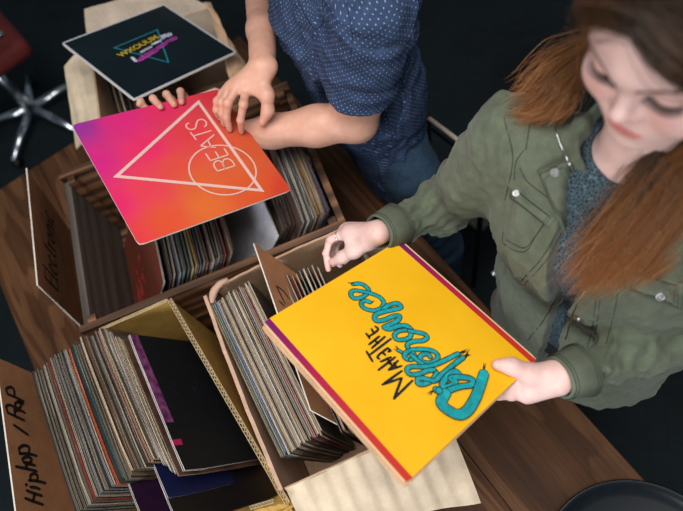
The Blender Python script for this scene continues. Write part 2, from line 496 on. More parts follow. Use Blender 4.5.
def sleeve_mesh(name, t, seed, bow=None, w=SZ, h=SZ, mats=None):
    rng = random.Random(seed); g = MB()
    bow = bow or (rng.uniform(-.0012, .0012), rng.uniform(-.001, .001), rng.uniform(-.0015, .0015))
    tb_ = t * .3
    slab(g, -t / 2, -t / 2 + tb_, w, h, bow, rng)
    slab(g, t / 2 - tb_, t / 2, w, h, bow, rng)
    slab(g, -t / 2 + tb_, t / 2 - tb_, w - .003, h, bow, rng, 2, 2, recess=.0022)
    me = bpy.data.meshes.new(name); me.from_pydata(g.v, [], g.f); me.polygons.foreach_set('material_index', g.m)
    bm = bmesh.new(); bm.from_mesh(me); bmesh.ops.recalc_face_normals(bm, faces=bm.faces[:]); bm.to_mesh(me); bm.free()
    for mt in (mats or (M['cover'], M['edge'], M['inner'])): me.materials.append(mt)
    return me
SM = {}; WIDE = {}
for k, t in enumerate((.0026, .0032, .0038, .0034, .0029, .0044)):
    SM[k] = (t, sleeve_mesh('record_sleeve', t, 30 + k)); WIDE[k] = sleeve_mesh('record_sleeve', t, 60 + k, w=.350)

PAL = dict(cream=(214, 196, 168), white=(228, 222, 212), grey=(128, 126, 118), black=(34, 34, 38), tan=(182, 146, 112),
           brown=(104, 78, 60), pink=(206, 156, 146), olive=(126, 122, 96), red=(176, 34, 40), orange=(214, 84, 40), yellow=(222, 184, 52),
           blue=(50, 92, 150), teal=(34, 96, 104), silver=(168, 172, 174), crimson=(150, 30, 56), maroon=(92, 28, 34), navy=(36, 44, 84), green=(52, 92, 70), amber=(206, 150, 60))
WORD = dict(cream='cream', white='white', grey='grey', black='black', tan='tan', brown='brown', pink='pale pink', olive='olive', silver='silver')
ACC = ('red', 'orange', 'yellow', 'blue', 'teal', 'crimson', 'maroon', 'navy', 'green', 'amber')

def place_sleeve(top_mid, yaw, lean, name='record_sleeve', me=None, mi=0, color='cream', h=SZ, zbase=None):
    """stand a sleeve so that the middle of its top edge is at top_mid; lean>0 tips the top towards +x"""
    o = bpy.data.objects.new(name, me or SM[mi][1]); C.objects.link(o)
    R = Matrix.Rotation(yaw, 4, 'Z') @ Matrix.Rotation(lean, 4, 'Y')
    base = Vector(top_mid) - R @ Vector((0, 0, h))
    o.matrix_world = Matrix.Translation(base) @ R
    c = lin(PAL[color]); rr = random.uniform(.55, 1.15)
    o.color = (min(c[0] * rr, 1), min(c[1] * rr, 1), min(c[2] * rr, 1), 1)
    return o

def label_row(items, place, first, last, group):
    """items: list of (object, colour) in order, labels tell each by colour and by the coloured spines it stands between"""
    marks = [(i, c) for i, (o, c) in enumerate(items) if c in ACC]
    seen = {}
    for i, (o, c) in enumerate(items):
        o['category'] = 'record sleeve'; o['group'] = group
        if c in ACC:
            same = [k for k, cc in marks if cc == c]
            if len(same) > 1:
                prev = [cc for k, cc in marks if k < i]; pr_ = ('after the ' + prev[-1] + ' one') if prev else first
                o['label'] = f"thin {c} record sleeve {pr_} {place}"
            else: o['label'] = f"thin {c} record sleeve standing {place}"
            continue
        a = [cc for k, cc in marks if k < i]; b = [cc for k, cc in marks if k > i]
        lo = f"the {a[-1]} one" if a else first; hi = f"the {b[0]} one" if b else last
        o['label'] = f"{WORD[c]} record sleeve {place} between {lo} and {hi}"

def row(cols, far0, far1, near_dir, lean0, lean1, z, mis=(0, 1, 2, 3, 4), jy=.005, jz=.003, wide=False):
    """far0/far1: where the far top corners of the first and last sleeve are"""
    n = len(cols); out = []
    rng = random.Random(hash_(z, n))
    tt = [SM[mis[(i * 7 + i // 3) % len(mis)]][0] for i in range(n)]
    cum = np.cumsum([0] + [(tt[i] + tt[i + 1]) / 2 for i in range(n - 1)]); cum = cum / cum[-1]
    for i, c in enumerate(cols):
        f = cum[i]
        p = np.array(far0) * (1 - f) + np.array(far1) * f
        yaw = near_dir[0] * (1 - f) + near_dir[1] * f          # turn about z; 0 = sleeve runs along y
        lean = lean0 * (1 - f) + lean1 * f
        dirv = np.array([math.sin(yaw), -math.cos(yaw), 0])   # towards the near end
        jj = rng.uniform(-jy, jy)
        mid = p + dirv * ((.350 if wide else SZ) / 2 + jj); mid[2] = z + rng.uniform(-jz, jz * .3)
        k_ = mis[(i * 7 + i // 3) % len(mis)]; out.append((place_sleeve(mid, yaw, lean, me=WIDE[k_] if wide else None, mi=k_, color=c), c))
    return out
def hash_(z, n): return int(z * 1000) + n * 17

R_ = math.radians
# hip-hop box
cols = ('black grey olive grey grey cream grey red cream grey silver cream grey black silver cream orange black teal olive grey tan cream brown tan grey cream black pink tan cream grey white '
        'black cream white grey cream pink black white yellow grey white cream black tan').split()
f0 = at(31, 370, 1.075); f1 = at(121, 339, 1.070)
fm = at(98, 326, 1.075)
k1 = 31
r1 = row(cols[:k1], f0, fm, (R_(11), R_(12)), R_(-6), R_(-13), 1.074, jz=.005)
r2 = row(cols[k1:], fm + [.0045, 0, 0], f1, (R_(12), R_(11)), R_(-13), R_(-18), 1.066, mis=(0, 4, 0, 1), jy=.004)
label_row(r1 + r2, 'in the hip-hop box', 'the handwritten card', 'the purple-striped one', 'record sleeves in the hip-hop box')

# black sleeve with purple strip
def cover_mat(name, base, rough=.4):
    return plain(name, base, rough, var=.15, scale=8, spec=.3)
m = NT('black_cover_purple_strip'); tc_ = m.add('ShaderNodeTexCoord'); sp = m.add('ShaderNodeSeparateXYZ'); m.link(tc_.outputs['Object'], sp.inputs[0])
strip = m.math('GREATER_THAN', sp.outputs['Z'], SZ - .024)
ysel = m.math('GREATER_THAN', sp.outputs['Y'], -.055)
msk = m.math('MULTIPLY', strip, ysel)
pu = m.ramp(m.noise(m.coords((1, 1, 1)), 60, 3), [(.35, lin((84, 36, 84))), (.7, lin((150, 84, 136)))])
sm = m.noise(m.coords((1, 2.2, 5)), 9, 5, .7, 1.5)
sm = m.ramp(sm, [(.60, (0, 0, 0)), (.70, (1, 1, 1))])
inn = m.math('MULTIPLY', m.math('GREATER_THAN', m.math('MULTIPLY', sp.outputs['Y'], -1), -.09), m.math('GREATER_THAN', .075, m.math('ABSOLUTE', m.math('SUBTRACT', sp.outputs['Z'], .185))))
base = m.mix(m.math('MULTIPLY', m.math('MULTIPLY', sm, inn), .22), lin((20, 24, 30)), lin((120, 60, 90)))
pinks = m.math('MULTIPLY', m.math('GREATER_THAN', .006, m.math('ABSOLUTE', m.math('ADD', sp.outputs['Y'], .098))), strip)
c_ = m.mix(msk, base, pu); c_ = m.mix(pinks, c_, lin((190, 30, 90)))
m.col(c_); m.set(Roughness=.5); m.b.inputs['Specular IOR Level'].default_value = .2
M['blackcover'] = m.mat
M['blackedge'] = plain('worn_pale_cover_edge', (200, 190, 184), .7)
bs = sleeve_mesh('black_record_sleeve', .0048, 77, bow=(.001, 0, .002), mats=(M['blackcover'], M['blackedge'], M['inner']))
pf, pn = at(132, 346, 1.064), at(184, 472, 1.064)
yaw = math.atan2(pn[0] - pf[0], pf[1] - pn[1])
dv = np.array([math.sin(yaw), -math.cos(yaw), 0])
o = place_sleeve(pn - dv * SZ / 2, yaw, R_(-20), 'record_sleeve', bs); o.color = (.6, .56, .52, 1)
tag(o, 'glossy black record sleeve with a purple strip along its top edge', 'record sleeve')
for (u, v, zz, c, lab, ln, du) in ((167, 500, 1.045, 'navy', 'dark blue record sleeve sticking out nearer than the black sleeve with the purple strip', -22, .0),
                        (143, 524, 1.045, 'maroon', 'dark plum record sleeve with its corner lowest behind the dark blue one', -23, .0),
                        (178, 528, 1.04, 'black', 'black record sleeve lying lowest at the near end of the hip-hop box', -23, .0)):
    mm = sleeve_mesh('plum' if c == 'maroon' else 'blue', .0034, 5, mats=(plain(c + '_cover', dict(navy=(24, 30, 70), maroon=(44, 22, 48), black=(20, 20, 26))[c], .4, spec=.3), M['blackedge'], M['inner']))
    pn = at(u, v, zz); o = place_sleeve(pn - dv * SZ / 2, yaw, R_(ln), me=mm, color='tan')
    tag(o, lab, 'record sleeve')

# records in the carton with the pale flap
cols = ('tan green grey blue white black tan cream brown black cream tan white black cream tan brown black grey tan crimson black cream tan cream').split()
g0 = at(209, 303, 1.075); g1 = at(247, 280, 1.075)
r1 = row(cols, g0, g1, (R_(9), R_(8)), R_(-7), R_(-3), 1.074, jz=.003, jy=.005, wide=True, mis=(0, 4, 1, 0, 4))
label_row(r1, 'in the pale-flap box', 'its left wall', 'the brown divider card', 'record sleeves left of the brown divider card')
cols = 'black tan cream brown red tan teal cream black tan grey'.split()
g0 = at(270, 274, 1.075); g1 = at(315, 262, 1.07)
r1 = row(cols, g0, g1, (R_(5), R_(3)), R_(-3), R_(-1), 1.06, jz=.003, jy=.005, wide=True)
label_row(r1, 'in the pale-flap box', 'the brown divider', 'the ringed hand', 'record sleeves right of the brown divider card')

# records in the crate, leaning to the right
cols = 'black cream blue silver teal black green cream yellow black navy grey brown maroon white brown silver black red crimson cream black'.split()
def crate_row(cols, x0, x1, yn, lean, z, place, first, last, group, mis=(1, 3, 2)):
    out = []
    rng = random.Random(len(cols))
    for i, c in enumerate(cols):
        f = i / (len(cols) - 1); x = x0 * (1 - f) + x1 * f
        y = yn + rng.uniform(0, .008)
        out.append((place_sleeve((x, y + SZ / 2, z + rng.uniform(-.004, .002)), R_(rng.uniform(-1, 1)), R_(lean), mi=mis[i % len(mis)], color=c), c))
    label_row(out, place, first, last, group); return out
crate_row(cols, -.362, -.215, .640, 31, 1.052, 'in the wooden crate', 'the rust red sleeve', 'the bare white one', 'record sleeves in the middle of the wooden crate')
rust = sleeve_mesh('rust_record_sleeve', .0036, 11, mats=(cover_mat('rust_cover', (112, 56, 42)), M['blackedge'], M['inner']))
o = place_sleeve((-.385, .640 + SZ / 2, 1.045), R_(0), R_(36), me=rust, color='brown')
tag(o, 'rust red record sleeve leaning at the empty end of the wooden crate', 'record sleeve')
# its carved looking print
g = MB(); rr = random.Random(4)
for k in range(26):
    y = -.05 + .1 * rr.random() - .02; z = .06 + .12 * rr.random(); 
    pts = spline([(-.0024, y + rr.uniform(-.012, .012), z + rr.uniform(-.012, .012)) for _ in range(4)], 3)
    g.tube(pts, .0007, 4)
d_ = g.build('printed_pattern', plain('dull_red_print', (150, 40, 40), .5), o)
ww = sleeve_mesh('white_record_sleeve', .0034, 12, mats=(plain('blank_white_cover', (206, 204, 212), .6), M['edge'], M['inner']))
o = place_sleeve((-.122, .636 + SZ / 2, 1.052), R_(3), R_(36), me=ww, color='white')
tag(o, 'blank white record sleeve below the right corner of the pink sleeve', 'record sleeve')
crate_row('grey black brown black brown black grey'.split(), -.100, -.066, .655, 33, 1.04, 'in the wooden crate', 'the bare white one', 'the tall ones', 'dark record sleeves beside the bare white one')
r9 = crate_row('silver black white white teal white cream brown amber cream tan navy blue'.split(), -.052, .008, .636, 30, 1.062, 'at the crate end', 'the dark ones', 'the end board', 'record sleeves at the far right end of the crate', mis=(2, 5, 3))
# records in the far carton
cols = 'black tan cream black grey brown black cream'.split()
out = []
for i, c in enumerate(cols):
    out.append((place_sleeve((-.42 + i * .014, 1.30, 1.05 - .003 * i), R_(2), R_(-14), mi=i % 5, color=c), c))
label_row(out, 'in the far box', 'its left wall', 'the empty end', 'record sleeves under the dark neon-print sleeve')

# ------------------------------------------------------------------ divider cards with handwriting
def ribbon(mb, pts, w, z, m=0, closed=False, taper=0.0, dz=0.0):
    """flat stroke of ink along local 2d points"""
    P = [np.array(p, float) for p in pts]; n = len(P); L = []; R = []
    for i in range(n):
        t = P[min(i + 1, n - 1)] - P[max(i - 1, 0)]; t /= np.linalg.norm(t) + 1e-9
        q = np.array([-t[1], t[0]])
        ww = w * (1 - taper * abs(2 * i / (n - 1) - 1) ** 3) / 2
        L.append(P[i] + q * ww); R.append(P[i] - q * ww)
    # rounded ends
    base = len(mb.v)
    for i, (a, b) in enumerate(zip(L, R)): mb.v += [(a[0], a[1], z + dz * i / n), (b[0], b[1], z + dz * i / n)]
    for i in range(n - 1):
        mb.f.append((base + 2 * i, base + 2 * i + 1, base + 2 * i + 3, base + 2 * i + 2)); mb.m.append(m)
    for e in (0, n - 1):
        b0 = len(mb.v); r = w / 2 * (1 - taper)
        for k in range(8): mb.v.append((P[e][0] + r * math.cos(k * PI / 4), P[e][1] + r * math.sin(k * PI / 4), z + dz * e / n))
        mb.f.append(tuple(range(b0, b0 + 8))); mb.m.append(m)
    return mb

class Sheet:
    """a flat card in space: origin o, axes ex, ey (unit), n; a thing whose local frame is (ex, ey, n)"""
    def __init__(s, o, ex, n):
        s.o = np.array(o, float); s.n = np.array(n, float) / np.linalg.norm(n)
        ex = np.array(ex, float); ex = ex - s.n * ex.dot(s.n); s.ex = ex / np.linalg.norm(ex); s.ey = np.cross(s.n, s.ex)
    def loc(s, u, v):
        p = on_plane(u, v, s.o, s.n) - s.o
        return np.array([p.dot(s.ex), p.dot(s.ey)])
    def mat(s):
        m_ = Matrix.Identity(4)
        for i in range(3):
            m_[i][0] = s.ex[i]; m_[i][1] = s.ey[i]; m_[i][2] = s.n[i]; m_[i][3] = s.o[i]
        return m_

def panel(name, outline, t, mats, mat4, hole=None):
    """flat board with its face at local z=0 and its back at -t"""
    n = len(outline); g = MB()
    vs = [(x, y, 0) for x, y in outline] + [(x, y, -t) for x, y in outline]
    g.v += vs; g.f.append(tuple(range(n))); g.m.append(0); g.f.append(tuple(range(n, 2 * n))[::-1]); g.m.append(0)
    for i in range(n):
        j = (i + 1) % n; g.f.append((i, i + n, j + n, j)); g.m.append(1)
    o = g.build(name, mats); o.matrix_world = mat4; return o

def write(sheet, strokes, w, parent, name, mat, lift=.0006, n=6, taper=.35):
    g = MB()
    for st in strokes:
        ribbon(g, spline([sheet.loc(u, v) for u, v in st], n), w, lift, taper=taper)
    o = g.build(name, mat, parent, recalc=False); return o

def local_outline(sheet, px):
    return [tuple(sheet.loc(u, v)) for u, v in px]

def Z(px, ox, oy, sc): return [(ox + x / sc, oy + y / sc) for x, y in px]

A_2 = lambda p: np.array(p, float)
# electronic divider, outside the empty end of the crate
pt, pq = at(27, 168, 1.10), at(38, 285, 1.10); pb = at(82, 327, .752)
nn = np.cross(pq - pt, pb - pq); nn /= np.linalg.norm(nn)
if nn.dot(CAM - pt) < 0: nn = -nn
sh = Sheet(pq, pt - pq, nn)
L0 = sh.loc(27, 168); L1 = sh.loc(38, 285); L2 = sh.loc(82, 327)
o = panel('divider_card', [tuple(L1), tuple(L2), tuple(L2 + (L0 - L1)), tuple(L0)][::-1], .003, [M['kraft_dim'], M['card_edge']], sh.mat())
tag(o, 'brown divider card with Electronic written in marker beside the crate', 'divider card')
GLY = {'E': (.62, [[(.05, 0), (0, 1)], [(0, 1), (.6, .96)], [(.02, .52), (.5, .54)], [(.05, 0), (.62, .02)]]), 'l': (.18, [[(.02, 1.15), (.0, .1), (.1, 0)]]),
       'e': (.46, [[(.02, .28), (.34, .36), (.30, .56), (.12, .58), (.0, .28), (.14, 0), (.42, .10)]]), 'c': (.44, [[(.36, .50), (.16, .58), (.0, .28), (.14, 0), (.42, .08)]]),
       't': (.36, [[(.18, 1.0), (.12, .12), (.28, 0)], [(-.02, .66), (.38, .70)]]), 'r': (.36, [[(.02, .58), (.04, 0)], [(.04, .34), (.16, .56), (.34, .52)]]),
       'o': (.46, [[(.20, .58), (.0, .30), (.16, 0), (.38, .26), (.22, .58)]]), 'n': (.46, [[(.02, .56), (.04, 0)], [(.04, .36), (.2, .58), (.36, .40), (.38, 0)]]), 'i': (.16, [[(.04, .56), (.06, 0)], [(.02, .86), (.05, .92)]])}
cur = 0.0; El = []; b0_, b1_ = A_2((58, 292)), A_2((53, 215)); dr = (b1_ - b0_); upv = A_2((-13, -13))
tot = sum(GLY[ch_][0] + .14 for ch_ in 'Electronic')
for ch_ in 'Electronic':
    w_, st_ = GLY[ch_]
    for q in st_: El.append([tuple(b0_ + dr * ((cur + x + .10 * y) / tot) + upv * y) for x, y in q])
    cur += w_ + .14
write(sh, El, .0058, o, 'handwriting', M['ink'], taper=.2)

# hip-hop divider
pt, pq = at(-4, 357, 1.115), at(17, 518, 1.115); pb = at(28, 371, 1.02)
nn = np.cross(pq - pt, pb - pt); nn /= np.linalg.norm(nn)
if nn.dot(CAM - pt) < 0: nn = -nn
sh = Sheet(pq, pt - pq, nn)
a, b, c = sh.loc(-4, 357), sh.loc(17, 518), sh.loc(28, 371)
dn = (c - a) / np.linalg.norm(c - a)
lenz = (1.115 - .757) / abs((sh.ex * dn[0] + sh.ey * dn[1])[2])
o = panel('divider_card', [tuple(a), tuple(b), tuple(b + dn * lenz), tuple(a + dn * lenz)], .003, [M['kraft'], M['card_edge']], sh.mat())
tag(o, 'brown divider card with Hiphop/Rap written in bold marker', 'divider card')
sc = 3.9; ox, oy = 5, 380
Hh = [[(78, 462), (110, 474), (146, 486)], [(84, 432), (116, 444), (142, 452)], [(108, 474), (112, 456), (116, 442)],
      [(98, 418), (118, 420), (134, 426)], [(80, 410), (84, 408)],
      [(92, 392), (120, 394), (156, 402)], [(100, 392), (98, 374), (112, 366), (126, 374), (124, 392)],
      [(42, 338), (80, 346), (122, 356)], [(88, 348), (80, 334), (94, 328), (116, 334)],
      [(72, 322), (68, 308), (86, 300), (102, 308), (96, 322), (72, 322)], 
      [(56, 288), (88, 288), (122, 296)], [(58, 288), (54, 268), (72, 256), (92, 262), (92, 286)],
      [(40, 308), (46, 318), (60, 320), (110, 330)], [(34, 176), (62, 196), (88, 214)],
      [(10, 128), (40, 142), (74, 158)], [(10, 128), (4, 104), (18, 98), (34, 108), (38, 138)], [(36, 122), (56, 118), (76, 128)],
      [(38, 92), (52, 84), (62, 98), (52, 112), (40, 104), (38, 92)], [(50, 88), (62, 88), (70, 94)],
      [(10, 56), (40, 68), (72, 84)], [(10, 56), (4, 36), (22, 28), (34, 40), (36, 62)]]
Hh = Hh[:12] + Hh[13:]
write(sh, [Z(s, ox, oy, sc) for s in Hh], .0068, o, 'handwriting', M['ink'], taper=.15)

# divider in the carton with the pale flap
pt, pq = at(254, 243, 1.118), at(311, 410, 1.105); pb = at(343, 426, 1.03)
nn = np.cross(pq - pt, pb - pq); nn /= np.linalg.norm(nn)
if nn.dot(CAM - pt) < 0: nn = -nn
sh = Sheet(pq, pt - pq, nn)
a, b, c = sh.loc(254, 243), sh.loc(311, 410), sh.loc(343, 427)
dn = (c - b) / np.linalg.norm(c - b); lenz = (1.105 - .757) / abs((sh.ex * dn[0] + sh.ey * dn[1])[2]); 
o = panel('divider_card', [tuple(a), tuple(b), tuple(b + dn * lenz), tuple(a + dn * lenz)], .0028, [M['kraft'], M['card_edge']], sh.mat())
tag(o, 'brown divider card standing among the records below the hand with the ring', 'divider card')
write(sh, [[(276, 286), (281, 296), (285, 304)], [(276, 286), (283, 291), (289, 299)], [(279, 301), (284, 306)]], .004, o, 'handwriting', M['ink'])

# ------------------------------------------------------------------ the three sleeves held up
def frame_of(P):
    P = [np.array(p) for p in P]; c = sum(P) / 4
    ex = (P[1] - P[0]) + (P[2] - P[3]); n = -np.cross(ex, (P[3] - P[0]) + (P[2] - P[1])); n /= np.linalg.norm(n)
    if n[2] < 0: n = -n
    return Sheet(c, ex, n)
def text_obj(name, body, size, mat, parent, loc, rot, extrude=.0002, shear=0, spacing=1.0, bold=0.0):
    cu = bpy.data.curves.new(name, 'FONT'); cu.body = body; cu.size = size; cu.align_x = 'CENTER'; cu.align_y = 'CENTER'
    cu.space_character = spacing; cu.offset = bold; cu.shear = shear
    tmp = bpy.data.objects.new(name + '_tmp', cu); C.objects.link(tmp)
    bpy.context.view_layer.update()
    me = bpy.data.meshes.new_from_object(tmp.evaluated_get(bpy.context.evaluated_depsgraph_get()))
    bpy.data.objects.remove(tmp)
    me.materials.clear(); o = link_mesh(name, me, mat, parent)
    o.location = loc; o.rotation_euler = (0, 0, rot); return o

def board(name, t, mats, sheet, nx=30, size=SZ, bow=.0, mi_edge=1, colfn=None, z=0.0, cut=.002):
    """sleeve as a gently bowed board with front face at local z=0; colour per corner from colfn"""
    K = nx + 1; g = MB(); ms = []
    for s in (0, 1):
        for i in range(K):
            for j in range(K):
                x = (i / nx - .5) * size; y = (j / nx - .5) * size
                if i in (0, nx) and j in (0, nx): x -= math.copysign(cut, x); y -= math.copysign(cut, y)
                g.v.append((x, y, z - t * s + bow * (1 - (2 * x / size) ** 2)))
    for s in (0, 1):
        for i in range(nx):
            for j in range(nx):
                a = s * K * K + i * K + j
                g.f.append((a, a + K, a + K + 1, a + 1) if not s else (a, a + 1, a + K + 1, a + K)); g.m.append(0 if not s else mi_edge)
    def rim(idx):
        for a, b in zip(idx[:-1], idx[1:]): g.f.append((a, b, b + K * K, a + K * K)); g.m.append(mi_edge)
    rim([i * K for i in range(K)]); rim([nx * K + j for j in range(K)]); rim([i * K + nx for i in range(K)][::-1]); rim([j for j in range(K)][::-1])
    o = g.build(name, mats)
    if colfn:
        at_ = o.data.color_attributes.new('print_colour', 'FLOAT_COLOR', 'POINT')
        for k, vv in enumerate(o.data.vertices): at_.data[k].color = (*colfn(vv.co.x, vv.co.y), 1)
    o.matrix_world = sheet.mat(); return o

def attr_mat(name, attr='print_colour', rough=.4, noise=.06, spec=.5):
    m = NT(name); a = m.add('ShaderNodeVertexColor', layer_name=attr); n = m.noise(m.coords(), 30, 4)
    m.col(m.mix(1.0, a.outputs[0], m.ramp(n, [(.3, (1 - noise,) * 3), (.7, (1, 1, 1))]), 'MULTIPLY')); m.set(Roughness=rough); m.b.inputs['Specular IOR Level'].default_value = spec
    return m.mat
M['white_print'] = plain('pale_pink_print', (226, 188, 180), .5, var=.03)
M['kraft_edge'] = card_mat('torn_sleeve_edge', (216, 176, 140))

# pink and orange sleeve
PB = [(-0.3952, 0.8843, 1.324), (-0.1174, 0.9604, 1.1967), (-0.0462, 0.6547, 1.1692), (-0.3241, 0.5786, 1.2965)]
shB = frame_of(PB)
samp = [((76, 126), (150, 48, 150)), ((95, 165), (214, 34, 130)), ((115, 205), (232, 34, 110)), ((135, 240), (232, 60, 66)), ((120, 120), (222, 38, 124)), ((160, 108), (222, 44, 100)),
        ((215, 95), (214, 50, 66)), ((150, 150), (236, 40, 104)), ((150, 190), (234, 64, 84)), ((190, 130), (226, 62, 70)), ((175, 165), (228, 78, 64)), ((200, 180), (226, 100, 52)), ((165, 220), (228, 84, 44)),
        ((205, 205), (228, 112, 46)), ((240, 165), (222, 98, 50)), ((240, 120), (206, 92, 50)), ((255, 150), (212, 88, 50)), ((285, 190), (212, 66, 40)), ((255, 190), (224, 90, 42))]
SP = [(shB.loc(*p), np.array(lin(c))) for p, c in samp]
def beats_col(x, y):
    w = np.array([1 / ((x - p[0]) ** 2 + (y - p[1]) ** 2 + .0004) ** 1.6 for p, c in SP]); w /= w.sum()
    return tuple(.95 * sum(wi * c for wi, (p, c) in zip(w, SP)))
beats = board('record_sleeve', .0035, [attr_mat('pink_orange_print', rough=.55, spec=.25), M['card_edge']], shB, colfn=beats_col)
tag(beats, 'pink and orange record sleeve reading BEATS held over the crate', 'record sleeve')
tri = [shB.loc(*p) for p in Z([(377, 52), (645, 428), (28, 368)], 110, 90, 4.2567)]
g = MB()
def frame_poly(mb, P, w, z):
    """mitred outline of a closed polygon"""
    n = len(P); P = [np.array(p) for p in P]; c = sum(P) / n; ins = []; outs = []
    for i in range(n):
        a, b, d = P[i - 1], P[i], P[(i + 1) % n]
        t1 = (b - a) / np.linalg.norm(b - a); t2 = (d - b) / np.linalg.norm(d - b)
        n1 = np.array([-t1[1], t1[0]]); n2 = np.array([-t2[1], t2[0]]); k = (n1 + n2); k = k / (1 + n1.dot(n2))
        ins.append(b + k * w / 2); outs.append(b - k * w / 2)
    b0 = len(mb.v); mb.v += [(q[0], q[1], z) for q in ins] + [(q[0], q[1], z) for q in outs]
    for i in range(n): j = (i + 1) % n; mb.f.append((b0 + i, b0 + j, b0 + j + n, b0 + i + n)); mb.m.append(0)
frame_poly(g, tri, .0068, .0006); g.build('printed_triangle', M['white_print'], beats, recalc=False)
circ = [shB.loc(*p) for p in Z([(335, 330), (350, 280), (400, 248), (470, 240), (540, 255), (590, 290), (618, 340), (615, 385), (570, 425), (490, 450), (420, 440), (360, 400)], 110, 90, 4.2567)]
cc = sum(circ) / len(circ); rad = np.mean([np.linalg.norm(p - cc) for p in circ])
g = MB(); N = 64
for k in range(N): a = 2 * PI * k / N; g.v += [(cc[0] + (rad + s) * math.cos(a), cc[1] + (rad + s) * math.sin(a), .0007) for s in (-.0015, .0015)]
for k in range(N): j = (k + 1) % N; g.f.append((2 * k, 2 * k + 1, 2 * j + 1, 2 * j)); g.m.append(0)
g.build('printed_circle', M['white_print'], beats, recalc=False)
let = [[(345, 448), (475, 408)], [(345, 448), (320, 405), (330, 380), (355, 372), (382, 388), (400, 430)], [(400, 430), (384, 390), (396, 364), (425, 358), (452, 374), (475, 408)],
       [(295, 372), (425, 328)], [(295, 372), (262, 322)], [(358, 350), (332, 306)], [(425, 328), (396, 284)],
       [(222, 265), (322, 182)], [(222, 265), (330, 275)], [(276, 222), (300, 270)], [(150, 165), (190, 218)], [(170, 192), (300, 152)],
       [(138, 97), (119, 108), (124, 132), (152, 144), (184, 134), (192, 104), (204, 78), (236, 70), (262, 88), (264, 112), (252, 124)]]
g = MB()
for st in let:
    q_ = [shB.loc(*p) for p in Z(st, 170, 110, 7.3)]; ribbon(g, spline(q_, 8) if len(q_) > 2 else q_, .0029, .0007)
g.build('printed_word', M['white_print'], beats, recalc=False)

# yellow sleeve on top of a plain kraft one
PY = [(-0.1551, 0.3508, 1.3021), (0.1103, 0.4591, 1.1714), (0.2285, 0.1671, 1.1695), (-0.0368, 0.0588, 1.3002)]
shY = frame_of(PY)
m = NT('yellow_print'); tc_ = m.add('ShaderNodeTexCoord'); sp = m.add('ShaderNodeSeparateXYZ'); m.link(tc_.outputs['Object'], sp.inputs[0])
hx = m.math('ABSOLUTE', sp.outputs['X'])
scuff = m.ramp(m.noise(m.coords(), 120, 6, .8), [(.70, (0, 0, 0)), (.74, (1, 1, 1))])
yl = m.ramp(m.noise(m.coords(), 6, 3), [(.3, lin((240, 178, 14))), (.7, lin((250, 192, 30)))])
purp = m.ramp(m.math('ADD', m.math('MULTIPLY', sp.outputs['Y'], 3.17), .5), [(.2, lin((200, 52, 40))), (.62, lin((176, 28, 72))), (.95, lin((124, 22, 98)))])
s1 = m.math('MULTIPLY', m.math('GREATER_THAN', hx, .1435), m.math('GREATER_THAN', .1545, hx))
c_ = m.mix(s1, yl, purp)
ed = m.math('GREATER_THAN', hx, .1545)
c_ = m.mix(ed, c_, lin((232, 196, 150)))
c_ = m.mix(m.math('MULTIPLY', scuff, .5), c_, lin((246, 214, 140)))
m.col(c_); m.set(Roughness=.5); m.b.inputs['Specular IOR Level'].default_value = .3
M['yellow'] = m.mat
yellow = board('record_sleeve', .0035, [M['yellow'], M['kraft_edge']], shY)
tag(yellow, 'yellow record sleeve lettered MAKE THE Difference in teal, held in two hands', 'record sleeve')
shK = Sheet(shY.o - shY.n * .0052 + shY.ex * -.003 + shY.ey * -.0015, shY.ex + shY.ey * .006, shY.n)
kr = board('record_sleeve', .0032, [M['kraft_edge'], M['kraft_edge']], shK, size=SZ + .001)
tag(kr, 'plain tan record sleeve just under the yellow one, only its edge showing', 'record sleeve')

teal = plain('teal_brush_paint', (12, 170, 178), .5, var=.25, scale=90)
M['teal_dark'] = plain('teal_brush_streak', (14, 96, 104), .5); blk = M['ink']
TL = [Z(s, ox, oy, sc_) for s, ox, oy, sc_ in [
    ([(100, 70), (150, 66), (195, 90), (215, 125), (170, 165), (110, 178), (80, 150), (95, 120), (150, 122), (230, 140), (300, 170), (328, 215), (300, 255), (240, 268), (180, 250), (158, 215), (185, 195), (222, 205)], 340, 275, 7.51),
    ([(325, 262), (360, 232), (430, 215), (455, 245), (400, 262), (320, 280), (262, 305), (270, 345), (330, 340), (400, 312), (445, 310), (430, 345), (370, 375), (330, 395), (370, 408), (440, 385), (500, 385), (540, 420)], 340, 275, 7.51),
    ([(365, 130), (280, 120), (200, 135), (160, 180), (190, 225), (260, 228), (330, 205), (350, 165)], 380, 320, 11.35),
    ([(330, 130), (420, 145), (500, 165), (530, 205), (480, 240), (400, 245), (330, 265), (305, 300), (330, 345)], 380, 320, 11.35),
    ([(200, 350), (240, 370), (265, 395)], 380, 320, 11.35),
    ([(45, 120), (25, 105), (35, 80), (80, 62), (150, 60), (205, 75), (225, 105), (200, 135), (150, 140), (118, 118), (130, 92), (165, 90), (180, 105)], 400, 340, 6.01),
    ([(60, 125), (90, 110), (75, 80)], 400, 340, 6.01),
    ([(65, 95), (120, 140), (180, 180), (215, 200), (190, 245), (140, 270), (105, 265), (110, 235), (160, 240), (205, 250), (250, 210), (310, 160), (375, 110)], 400, 340, 6.01),
    ([(345, 88), (280, 120), (215, 150), (150, 165), (70, 165), (40, 180), (55, 210), (110, 210), (160, 190), (200, 185)], 400, 340, 6.01),
    ([(350, 210), (330, 195), (300, 205), (265, 245), (250, 275), (275, 290), (330, 262), (300, 235), (380, 230), (430, 245), (425, 275), (360, 285), (290, 310), (255, 350), (245, 390), (290, 430), (350, 455), (400, 430), (440, 370), (470, 300), (500, 210)], 400, 340, 6.01),
    ([(215, 305), (230, 312)], 400, 340, 6.01)]]
